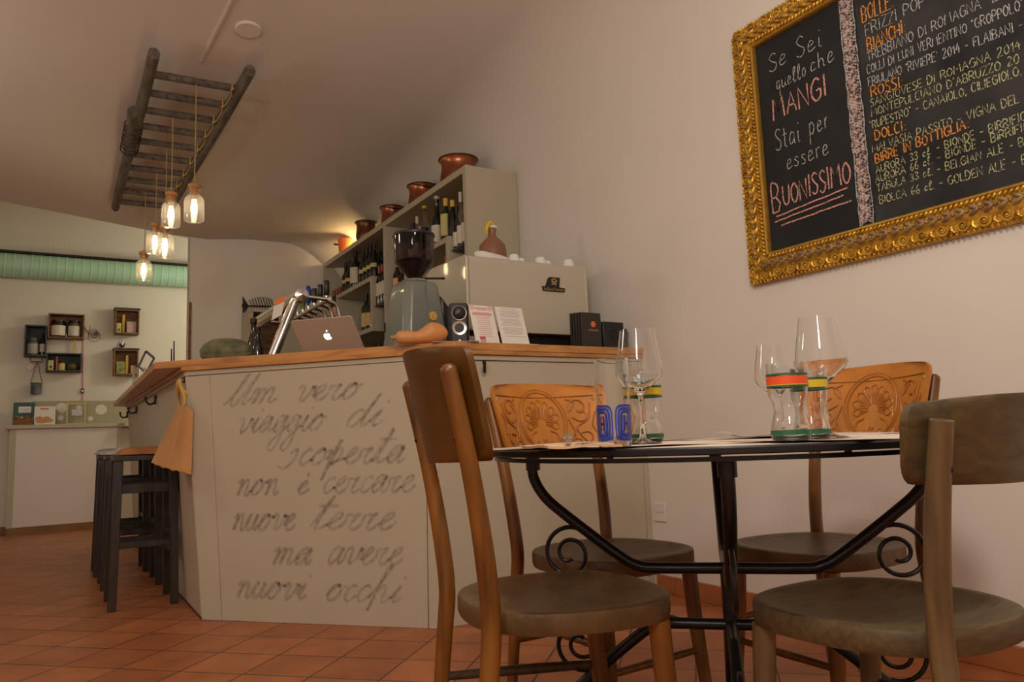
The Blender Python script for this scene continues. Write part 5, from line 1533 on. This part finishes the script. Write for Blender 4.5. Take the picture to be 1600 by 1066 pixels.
# right of the divider, behind the grinder
bottle('wine_bottle', 'bottle with orange label just right of the shelf divider', (2.17, 5.20, 1.78 + e), M_bottleb, .33, .034, M_labelo, M_caporange, 'bordeaux', (.03, .17))
bottle('wine_bottle', 'amber bottle with orange label second from the shelf divider', (2.17, 5.10, 1.78 + e), M_bottleb, .27, .036, M_labelo, M_caporange, 'bordeaux', (.03, .15))
zq = QZ1 + e
GRP = 'bottles on the upper right shelf'
def up(lb, px, x, ztop, zb, m, r=.034, **kw):
    """a bottle on the shelf at depth x, seen in the sight line px"""
    q = at_x(px, 340, x)
    return bottle('spirit_bottle' if m is M_clear else 'wine_bottle', lb, (x, q.y, zb), m, ztop - zb, r, group=GRP, **kw)
up('squat clear bottle with black stopper at the left end of the upper right shelf', 645, 2.20, 2.335, zq, M_clear, .042, lab=M_label, shape='flask', labz=(.03, .09))
up('clear bottle with pale cork left of the half-full flask', 651.5, 2.165, 2.335, zq, M_clear, .024, lab=M_label, cap=M_capwhite, shape='slim', labz=(.02, .12))
up('tall thin clear bottle behind the half-full flask', 656, 2.33, 2.365, zq, M_clear, .025, cap=M_capwhite, shape='slim')
up('clear cone-shaped flask half full of dark liquid with yellow cap', 663.5, 2.17, 2.362, zq, M_clear, .042, cap=M_caporange, shape='flask', fill=M_bottle, corked=True)
up('tallest black bottle with white label strip and pale cork', 683, 2.17, 2.372, zq, M_bottle, .040, lab=M_label, cap=M_capwhite, shape='slim', labz=(.02, .13), corked=True)
up('dark bottle with tall pale yellow label and yellow capsule', 697, 2.165, 2.330, zq, M_bottleg, .038, lab=M_labely, cap=M_caporange, labz=(.03, .19))
up('dark bottle with yellow capsule at the right edge of the shelf box', 707.5, 2.165, 2.290, zq, M_bottle, .034, cap=M_caporange)
up('clear bottle with yellow capsule behind the tallest black bottle', 690, 2.36, 2.365, zq, M_clear, .032, cap=M_caporange, shape='slim')
up('clear bottle with yellow capsule behind the pale yellow label', 702.5, 2.37, 2.350, zq, M_clear, .030, cap=M_caporange, shape='slim')
zg = 1.95 + e
for x_, y_, zt_, r_, m_, lb_ in ((2.165, 4.192, 2.235, .027, M_bottle, 'dark bottle with white label beside the shelf box end'), (2.165, 4.135, 2.310, .027, M_clear, 'clear bottle with pale wax cap left of the shelf end panel'), (2.168, 4.078, 2.325, .027, M_clear, 'clear bottle with pale wax cap against the shelf end panel'),
                             (2.240, 4.180, 2.345, .030, M_clear, 'clear bottle with yellow capsule behind the white-labelled one'), (2.245, 4.105, 2.372, .030, M_bottle, 'dark bottle with yellow capsule in the rear against the end panel')):
    wax = x_ < 2.2 and m_ is M_clear
    bottle('spirit_bottle' if m_ is M_clear else 'wine_bottle', lb_, (x_, y_, zg), m_, zt_ - zg, r_, M_label if x_ < 2.2 else None, M_capwhite if wax else (M_caporange if x_ > 2.2 else M_capblack), 'slim', (.02, .12), group=GRP)
bottle('wine_bottle', 'dark red bottle standing inside the right shelf box', (2.20, 4.42, QZ0 + e), M_bottle, .30, .038, M_capred, M_capred, group=GRP)

# copper pans along the top
def copper_pot(label, loc, r, h, rz=0, m=M_copper, handle=True, base=None):
    t = thing('copper_pot', label, 'pot', loc, rz, 'old pots along the top of the shelving')
    b = MB(); b.lathe([(0, 0), (r * .72, 0), (r * .86, h * .08), (r * .94, h * .24), (r * .945, h * .40), (r * .89, h * .58), (r * .865, h * .74), (r * .90, h * .88), (r * .97, h * .95), (r, h * .98), (r * .99, h), (r * .93, h * .985), (r * .84, h * .8), (r * .80, h * .5), (r * .78, h * .12), (0, h * .06)], 40); b.build('pot_body', m, t)
    b = MB(); b.tube([(r * math.cos(a), r * math.sin(a), h * .985) for a in [2 * math.pi * i / 40 for i in range(40)]], .005, 8, True); b.build('rolled_rim', M_copperd, t)
    if handle:
        b = MB(); P = [(r * .99 * math.cos(R(a)), r * .25 * 0 + r * .99 * math.sin(R(a)) * .93, h * .99 + .0 + .012 * math.sin(R(a)) * 0 + .045 * abs(math.sin(R(a))) * 0) for a in range(180, 361, 12)]
        P = [(x, y - .012, z + .008 * k_ * (15 - k_) / 56 - .04 * math.sin(math.pi * k_ / 15)) for k_, (x, y, z) in enumerate(P)]
        b.tube(smooth_path(P, 2), .004, 7); b.build('bail_handle', M_iron, t)
        b = MB(); b.tube(smooth_path([(r * .97, 0, h * .9), (r * 1.03, 0, h * 1.1), (r * .98, 0, h * 1.2), (r * .93, 0, h * 1.08)], 4), .0045, 7); b.build('handle_eye', M_iron, t)
    return t
copper_pot('widest copper pot, nearest on top of the shelving', (2.295, 4.40, SZ + .001), .132, .205, handle=False)
copper_pot('copper pot with dark bail handle, second from the near end of the shelf top', (2.295, 5.00, SZ + .001), .108, .205)
copper_pot('copper pot in the middle of the shelf top', (2.285, 5.57, SZ + .001), .094, .20)
copper_pot('dark copper pot second from the far end of the shelf top', (2.215, 5.98, SZ + .001), .090, .175, m=mat('browned_copper', (.22, .10, .05), .35, .8, var=.4, scale=9), handle=False)
t = thing('orange_enamel_pot', 'small bright orange enamel pot at the far end of the shelf top', 'pot', (2.19, 6.45, SZ + .001), R(0), 'old pots along the top of the shelving')
b = MB(); b.lathe([(0, 0), (.045, 0), (.056, .03), (.062, .09), (.064, .142), (.061, .142), (.055, .05), (0, .01)], 28); b.build('pot_body', M_orange, t)
b = MB(); b.tube(smooth_path([(-.03, .045, .10), (-.05, .08, .108), (-.06, .11, .118)], 4), [.010, .008, .010], 8); b.build('pot_handle', M_capblack, t)
# ================================================================== LADDER ON THE CEILING AND ITS LAMPS
def lz(y): return 2.84 - .12 * (y - 4.2)
ld_ = thing('ladder', 'weathered wooden ladder fixed flat under the ceiling', 'ladder', (.62, 5.2, lz(5.2)))
LA, LB = Vector((.385, 4.185, lz(4.185))), Vector((.338, 6.285, lz(6.285)))
RA, RB = Vector((.872, 4.155, lz(4.155))), Vector((.70, 6.26, lz(6.26)))
LM = LA.lerp(LB, .43)
def rail(a, c, nm='rail'):
    b = MB(); b.tube([a, a.lerp(c, .3) + Vector((.003, 0, 0)), a.lerp(c, .7) - Vector((.003, 0, 0)), c], [.030, .033, .032, .029], 10, flat=1.2, up=(1, 0, 0)); b.build(nm, M_ladder, ld_, True)
rail(LA, LB); rail(RA, RB)
sA = Vector((.335, 4.80, lz(4.80) - .010)); sB = Vector((.352, 5.35, lz(5.35) - .010))
rail(sA, sB, 'splice_piece')
for k in range(10):
    f = .095 + .0945 * k
    b = MB(); b.tube([LA.lerp(LB, f), RA.lerp(RB, f + .005)], .021, 10, flat=1.15, up=(0, 0, 1)); b.build('rung', M_ladder, ld_, True)
b = MB()
for k in range(7):
    y = 4.98 + .055 * k
    c = Vector((.355, y, lz(y) - .004)); b.tube([c + Vector((.052 * math.cos(a), .01 * math.sin(a), .042 * math.sin(a))) for a in [2 * math.pi * i / 16 for i in range(16)]], .0035, 6, True)
b.build('wire_lashing', M_wire, ld_, True)
# yellow flex along the right rail
b = MB(); P = []
for k in range(10):
    f = .095 + .0945 * k; c = RA.lerp(RB, f)
    P += [c + Vector((-.035, -.02, -.020)), c + Vector((-.052, .0, -.024)), c + Vector((-.04, .02, -.02)), RA.lerp(RB, f + .045) + Vector((-.028, 0, -.012))]
b.tube(smooth_path(P, 3), .0034, 6)
P0_ = RA.lerp(RB, .095)
for k in range(10):
    c = RA.lerp(RB, .095 + .0945 * k)
    b.tube([c + Vector((-.045, .019 * math.cos(a), .024 * math.sin(a))) for a in [2 * math.pi * i / 12 for i in range(12)]], .004, 6, True)
single('electric_flex', b, M_rope, (0, 0, 0), 'yellow electric flex wound along the right rail of the ladder', 'cable')

def make_pendant(label, xy, zt):
    """zt is the top of the stopper; origin at the bottom of the jar"""
    x, y = xy; zb = zt - .222
    t = thing('pendant_lamp', label, 'lamp', (x, y, zb), 0, 'glass jar lamps hanging from the ladder')
    b = MB(); b.lathe([(0, .0), (.044, .0), (.051, .006), (.0525, .015), (.0525, .115), (.050, .128), (.040, .142), (.030, .150), (.027, .156), (.027, .178), (.031, .183), (.031, .188), (.027, .190)], 36); b.build('glass_jar', M_jar, t)
    b = MB(); b.lathe([(0, .172), (.0245, .172), (.0255, .190), (.034, .192), (.036, .200), (.034, .210), (.016, .216), (.010, .222), (0, .222)], 24); b.build('cork_stopper', M_cork, t)
    b = MB(); b.lathe([(0, .124), (.014, .124), (.0155, .130), (.0155, .172), (0, .172)], 16); b.build('lamp_holder', M_cork, t)
    b = MB(); b.lathe([(0, .028), (.004, .030), (.012, .042), (.0165, .060), (.0165, .085), (.012, .112), (.010, .124), (0, .124)], 16); b.build('light_bulb', M_bulb, t)
    zr = lz(y) + .012 
    b = MB(); b.tube([(0, 0, .222), (.002, 0, .222 + (zr - zt) * .5), (0, 0, zr - zb)], .0032, 6)
    b.tube([(.0, .016 * math.cos(a), zr - zb - .012 + .020 * math.sin(a)) for a in [2 * math.pi * i / 12 for i in range(12)]], .0036, 6, True); b.build('hanging_flex', M_cord, t)
    l = bpy.data.lights.new('bulb_light', 'POINT'); l.energy = 2.2; l.color = (1.0, .70, .38); l.shadow_soft_size = .015
    o = bpy.data.objects.new('bulb_light', l); o.location = (0, 0, .075); o.parent = t; COL.objects.link(o)
    return t
make_pendant('glass jar lamp nearest the camera, rightmost of the five', (.622, 4.375), 2.224)
make_pendant('glass jar lamp second from the camera, just left of the nearest', (.552, 4.785), 2.293)
make_pendant('glass jar lamp overlapping in front of another, right one of the close pair', (.566, 5.19), 2.196)
make_pendant('glass jar lamp partly hidden, left one of the close pair', (.545, 5.57), 2.308)
make_pendant('smallest-looking glass jar lamp, hanging lowest and farthest', (.514, 5.95), 2.193)

# ================================================================== BACK ROOM
yw = YF
dt = thing('ventilation_duct', 'pale green ribbed duct running along the far wall', 'duct', (-.2, yw - .14, 2.46))
b = MB(); b.tube([(-3.0, yw - .135, 2.585), (2.45, yw - .135, 2.612)], .118, 32); b.build('duct_tube', M_duct, dt, True)
b = MB()
for k in range(74):
    x = -2.95 + .073 * k; z = 2.585 + .005 * (x + 3.0)
    b.tube([(x + .006 * math.sin(a), yw - .135 + .119 * math.cos(a), z + .119 * math.sin(a)) for a in [2 * math.pi * i / 28 for i in range(28)]], .0035, 5, True)
b.build('spiral_ribs', mat('pale_green_rib', (.56, .78, .60), .5), dt, True)
b = MB(); b.box(-3.0, 2.45, yw - .20, yw - .02, 2.715, 2.735); b.build('gap_shadow', M_wire, dt, True)  # dark strip standing in for the shadowed gap above the duct

def crate(name, label, x0, x1, z0, z1, m, d=.13, shelf=None, lip=False):
    t = thing(name, label, 'crate', ((x0 + x1) / 2, yw - .001, z0)); th = .014
    b = MB()
    for bx in ((x0, x1, yw - d, yw - .001, z0, z0 + th), (x0, x1, yw - d, yw - .001, z1 - th, z1), (x0, x0 + th, yw - d, yw - .001, z0 + th, z1 - th), (x1 - th, x1, yw - d, yw - .001, z0 + th, z1 - th)): b.box(*bx)
    b.build('crate_sides', m, t, True, bevel=.002)
    b = MB(); b.box(x0 + th, x1 - th, yw - .012, yw - .001, z0 + th, z1 - th); b.build('crate_back', m, t, True)
    if lip:
        b = MB(); b.box(x0 - .008, x1 + .008, yw - d - .008, yw - .001, z1, z1 + .016); b.build('crate_lid', M_crateg, t, True, bevel=.002)
    return t
def k_(v): return v * (yw - .14) / 8.7
XA = lambda x: x * (yw - .13) / 8.7
ZA = lambda z: CAM_Z + (z - CAM_Z) * (yw - .13) / 8.7
def CR(label, x0, x1, z0, z1, m, **kw):
    return crate('wall_crate', label, XA(x0), XA(x1), ZA(z0), ZA(z1), m, **kw)
CR('dark blue-grey upright wall crate, leftmost of the group', -.285, -.098, 1.705, 2.012, M_crateg)
CR('brown wide wall crate at the top of the left group', -.092, .222, 1.890, 2.138, M_crate)
CR('dark blue-grey wide wall crate at the bottom of the left group', -.098, .208, 1.555, 1.740, M_crateg)
CR('brown wall crate on the right, upper of two', .494, .722, 1.955, 2.212, M_crate, lip=True)
CR('brown wall crate on the right, lower of two', .494, .722, 1.528, 1.790, M_crate, lip=True)
def jar(label, x, z, r, h, m, lab=None, lidm=M_capblack, y=None, name='preserve_jar'):
    t = thing(name, label, 'jar', (XA(x), y or yw - .07, ZA(z)))
    b = MB(); b.lathe([(0, 0), (r, 0), (r * 1.03, .006), (r * 1.03, h * .72), (r * .82, h * .82), (r * .82, h * .86), (0, h * .86)], 20); b.build('jar_body', m, t)
    b = MB(); b.lathe([(r * .86, h * .84), (r * .88, h * .85), (r * .88, h), (0, h)], 20); b.build('lid', lidm, t)
    if lab:
        b = MB(); b.lathe([(r * 1.045, h * .08), (r * 1.06, h * .08), (r * 1.06, h * .66), (r * 1.045, h * .66)], 20, close=True); b.build('label_band', lab, t)
    return t
th = .0145
b0 = lambda z: z + th + .001
jar('big white-labelled jar at the left in the brown top crate', -.005, b0(1.890), .062, .172, M_bottleb, M_label)
jar('second jar with pale label in the brown top crate', .135, b0(1.890), .052, .172, M_preserve, M_label)
jar('dark bottle-jar between the two labelled jars in the top crate', .07, b0(1.890), .022, .16, M_bottleb, None, y=yw - .05)
jar('grey jar with pale label in the leftmost dark crate', -.215, b0(1.705), .047, .165, M_tin, mat('grey_label', (.36, .36, .33), .7), M_tin)
jar('small honey jar with dark lid in the lower dark crate', .037, b0(1.555), .030, .088, M_yellow, M_labely)
bt_ = thing('dark_bottle', 'slim dark bottle standing at the right in the leftmost dark crate', 'bottle', (XA(-.132), yw - .07, ZA(b0(1.705))))
b = MB(); b.lathe([(0, 0), (.024, 0), (.025, .13), (.010, .18), (.010, .225), (0, .225)], 16); b.build('glass_body', M_bottle, bt_)
b = MB(); b.lathe([(.0255, .03), (.026, .03), (.026, .11), (.0255, .11)], 16, close=True); b.build('label_band', M_label, bt_)
def pack(label, x0, x1, z0, z1, m, name='printed_packet', d=.03, y=None):
    t = thing(name, label, 'packet', (XA((x0 + x1) / 2), y or yw - .08, ZA(z0)))
    w = (XA(x1) - XA(x0)) / 2; h = ZA(z1) - ZA(z0)
    b = MB(); b.box(-w, w, -d / 2, d / 2, 0, h); b.build('wrapper', m, t, bevel=.003)
    return t, w, h
pk_, w_, h_ = pack('pale packet with dark print at the left in the lower dark crate', -.082, -.032, b0(1.555), 1.668, M_labely)
b = MB(); b.ell((.002, -.0155, h_ * .35), (.012, .001, .014), 10, 6); b.build('print', M_black, pk_)
pack('thin red-brown book upright in the lower dark crate', -.015, .004, b0(1.555), 1.712, M_capred, 'thin_book')
b = MB(); b.ell((0, 0, .038), (.052, .045, .038), 18, 10); b.tube([(0.02, 0, .07), (.035, .0, .085), (.05, 0, .08)], .006, 6)
single('dried_gourd', b, M_sea, (XA(.132), yw - .07, ZA(b0(1.555))), 'round brown dried gourd at the right in the lower dark crate', 'gourd')
for lb, z0 in (('upper', 1.955), ('lower', 1.528)):
    pack('yellow upright strip standing in the %s right-hand brown crate' % lb, .566 + (.042 if lb == 'lower' else 0), .592 + (.042 if lb == 'lower' else 0), b0(z0), z0 + .21, M_caporange, 'yellow_box', y=yw - .05)
pk_, w_, h_ = pack('pale packet with green print at the left in the upper right-hand brown crate', .512, .556, b0(1.955), 2.07, M_labely)
b = MB(); b.ell((.002, -.0155, h_ * .3), (.012, .001, .014), 10, 6); b.build('print', M_green, pk_)
pack('blue and orange printed packet in the upper right-hand brown crate', .607, .70, b0(1.955), 2.092, M_skyblue)
pack('green and yellow printed packet in the lower right-hand brown crate', .520, .602, b0(1.528), 1.67, M_leafprint)
pack('orange-labelled packet at the right in the lower right-hand brown crate', .655, .70, b0(1.528), 1.63, M_labelo)
b = MB(); b.box(-.013, .013, -.006, .0, 0, ZA(1.897) - ZA(1.745) - .002)
single('yellow_strip', b, M_caporange, (XA(.14), yw - .03, ZA(1.7415)), 'yellow wooden strip joining the brown top crate and the dark lower crate', 'strip')
# hanging tin lantern
ln = thing('hanging_tin', 'small rusty blue tin hanging on strings under the dark crate', 'tin', (XA(-.172), yw - .05, ZA(1.337)))
b = MB(); b.lathe([(0, 0), (.045, 0), (.047, .10), (.052, .104), (.052, .110), (.044, .108), (.042, .01), (0, .008)], 22); b.build('tin_body', M_tin, ln)
b = MB()
for sx in (-1, 1): b.tube([(sx * .048, 0, .106), (sx * .004, 0, .315)], .0025, 5)
b.build('strings', M_wire, ln)
hd = thing('iron_handle', 'dark iron handle under the leftmost wall crate', 'handle', (XA(-.18), yw - .06, ZA(1.655)))
b = MB(); b.tube([(-.05, 0, .046), (-.05, 0, .002), (.05, 0, .002), (.05, 0, .046)], .0045, 8); b.build('bar', M_iron, hd)
b = MB(M=Matrix.Rotation(R(35), 4, 'Y')); b.box(-.022, .022, -.001, .001, -.03, .03); b.tube([(0, 0, .03), (.01, 0, .07)], .0015, 5)
single('paper_tag', b, M_paper, (XA(-.228), yw - .02, ZA(1.605)), 'small pale paper tag hanging beside the iron handle', 'tag')
# coral cord with switch
cd = thing('lamp_cord', 'coral red lamp cord running down the far wall', 'cord', (XA(.222), yw - .008, ZA(1.25)))
b = MB(); b.tube(smooth_path([(XA(.345), yw - .01, ZA(1.965)), (XA(.30), yw - .008, ZA(1.945)), (XA(.25), yw - .008, ZA(1.99)), (XA(.222), yw - .006, ZA(2.03)), (XA(.216), yw - .006, ZA(1.98)), (XA(.226), yw - .006, ZA(1.55)), (XA(.234), yw - .006, ZA(1.23))], 6), .0045, 6); b.build('cord', M_pinkcord, cd, True)
b = MB(); b.box(XA(.213), XA(.241), yw - .022, yw - .002, ZA(1.345), ZA(1.395)); b.build('switch', M_black, cd, True, bevel=.004)
b = MB(); b.box(XA(.220), XA(.234), yw - .026, yw - .021, ZA(1.362), ZA(1.378)); b.build('rocker', M_white, cd, True)
wl = thing('wire_lamp', 'small wall lamp of looped dark wire beside the brown top crate', 'lamp', (XA(.315), yw - .03, ZA(1.95)))
b = MB()
for r_, dx, dz in ((.055, 0, -.02), (.035, .01, 0), (.045, -.01, .01)):
    b.tube([(dx + r_ * math.cos(a), -.01 + .012 * math.sin(2 * a), dz + r_ * math.sin(a)) for a in [2 * math.pi * i / 20 for i in range(20)]], .0022, 5, True)
b.tube(smooth_path([(-.04, 0, .02), (-.045, -.02, .07), (-.03, -.01, .085)], 4), .0022, 5); b.build('wire_loops', M_wire, wl)
b = MB(); b.lathe([(0, 0), (.016, 0), (.018, .03), (0, .03)], 14, (.012, .03, .008), (0, -1, 0)); b.build('socket', M_black, wl)
od = thing('wall_ornament', 'little black and white ornament hanging under the upper right-hand crate', 'ornament', (XA(.572), yw - .02, ZA(1.835)))
b = MB(); b.tube(smooth_path([(-.02, 0, .03), (-.008, 0, .004), (.012, 0, .0), (.03, 0, .04)], 4), [.004, .011, .010, .003], 8); b.build('dark_body', M_black, od)
b = MB(); b.tube(smooth_path([(.0, -.004, .02), (.008, -.004, .045), (.012, -.004, .066)], 4), [.012, .009, .003], 8); b.tube([(.01, 0, .06), (.012, .012, .118)], .0015, 5); b.build('white_body', M_white, od)

# reception counter along the far wall
rc = thing('reception_counter', 'low cream counter with greige slab top in the back room', 'counter', (.1, yw - .15, 0))
yc = yw - .22
b = MB(); b.box(-.36, .575, yc, yw - .001, .07, .992); b.build('front', M_wall, rc, True, bevel=.003)
b = MB(); b.box(-.362, .577, yc - .006, yw - .001, 0, .07); b.build('kick_strip', M_brownskirt, rc, True)
b = MB(); b.box(-.365, -.315, yc - .008, yc, .07, .992); b.build('corner_post', M_greige2, rc, True)
b = MB(); b.box(.545, .580, yc - .008, yc, .07, .992); b.build('corner_post', M_greige2, rc, True)
b = MB(); b.prism([(-.40, yc - .03), (.54, yc - .03), (.60, yc - .10), (.95, yc - .10), (.95, yw - .001), (-.40, yw - .001)], (0, 0, .992), (1, 0, 0), (0, 1, 0), (0, 0, 1), .040); b.build('slab_top', M_greige2, rc, True, bevel=.006)
b = MB(); b.box(.5765, .95, yc + .004, yw - .001, 0, .992); b.build('side_front', M_greige2, rc, True)
ZR = 1.032
pp = thing('polka_panel', 'khaki panel with cream dots standing on the reception counter', 'panel', (.2, yw - .05, ZR))
b = MB(); b.box(-.20, .80, yw - .06, yw - .045, ZR, ZR + .235); b.build('board', M_polka, pp, True)
for x, z, r_ in ((.05, .165, .050), (.047, .065, .025), (.200, .170, .024), (.305, .055, .025), (.398, .145, .052)):
    b = MB(); b.lathe([(0, 0), (r_, 0), (r_, .002), (0, .002)], 26, (x, yw - .060, ZR + z), (0, -1, 0)); b.build('dot', M_dot, pp, True)
bk_ = thing('green_book', 'dark green book with white label standing on the reception counter', 'book', (-.262, yw - .12, ZR))
b = MB(); b.box(-.088, .088, 0, .022, 0, .220); b.build('cover', M_bookg, bk_, bevel=.002)
b = MB(); b.box(-.045, .058, -.001, .0, .12, .180); b.build('cover_label', M_paper, bk_)
for z, w_ in ((.160, .035), (.148, .040), (.136, .026)):
    b = MB(); b.box(.006 - w_, .006 + w_, -.0016, -.001, z - .002, z + .002); b.build('print', M_greyink, bk_)
bs = thing('bread_basket', 'low wicker basket lined with white paper in front of the green book', 'basket', (-.265, yw - .19, ZR))
b = MB(); b.hexa([(-.075, -.04, 0), (.075, -.04, 0), (.075, .04, 0), (-.075, .04, 0)], [(-.085, -.05, .055), (.085, -.05, .055), (.085, .05, .055), (-.085, .05, .055)]); b.build('basket_body', M_basket, bs, bevel=.004)
b = MB()
def lin(u, v): return (-.086 + .172 * u, -.051 + .1 * v, .056 + .028 * abs(math.sin(7 * u)) * (1 if v < .1 or v > .9 else .4))
b.grid(lin, 14, 4); b.build('paper_lining', M_paper, bs)
b = MB(); b.ell((-.02, 0, .062), (.035, .025, .018), 12, 8); b.ell((.04, .0, .06), (.025, .022, .016), 12, 8)
b.build('bread_roll', M_bread, bs)
cb_ = thing('white_card', 'white printed card showing baked food on the reception counter', 'card', (-.088, yw - .16, ZR))
b = MB(); b.box(-.088, .088, 0, .004, 0, .178); b.build('sheet', M_paper, cb_)
b = MB(); b.box(-.04, .03, -.0008, 0, .148, .160); b.build('red_heading', M_red, cb_)
b = MB()
for x, z, a, c in ((-.045, .055, .035, .026), (.0, .045, .045, .022), (.038, .040, .035, .020), (-.02, .032, .05, .018), (.015, .062, .03, .018)): b.ell((x, -.0005, z), (a, .001, c), 14, 6)
b.build('food_picture', M_bread, cb_)
gf = thing('gold_sign_frame', 'slim gold picture frame with a small paper note on the reception counter', 'frame', (.178, yw - .13, ZR))
b = MB()
for bx in ((-.085, .085, 0, .014, 0, .012), (-.085, .085, 0, .014, .198, .210), (-.085, -.073, 0, .014, .012, .198), (.073, .085, 0, .014, .012, .198)): b.box(*bx)
b.build('gold_bars', mat('dull_gold', (.42, .30, .09), .4, .6), gf)
b = MB(); b.box(-.04, .05, .002, .006, .085, .145); b.box(.003, .006, .004, .006, .012, .085); b.build('paper_note', mat('pale_blue_note', (.55, .56, .60), .8), gf)

# ================================================================== WALL SOCKET
p = at_x(1030, 806, WX)
so = thing('wall_socket', 'small white wall socket near the end of the bar', 'socket', (WX - .001, 2.79, .33))
b = MB(); b.box(-.008, 0, -.04, .04, 0, .085); b.build('cover_plate', M_wall, so, bevel=.002)
b = MB()
for y in (-.018, 0, .018): b.lathe([(0, 0), (.004, 0), (.004, .001), (0, .001)], 10, (-.0082, y, .042), (-1, 0, 0))
b.build('socket_holes', M_greyink, so)
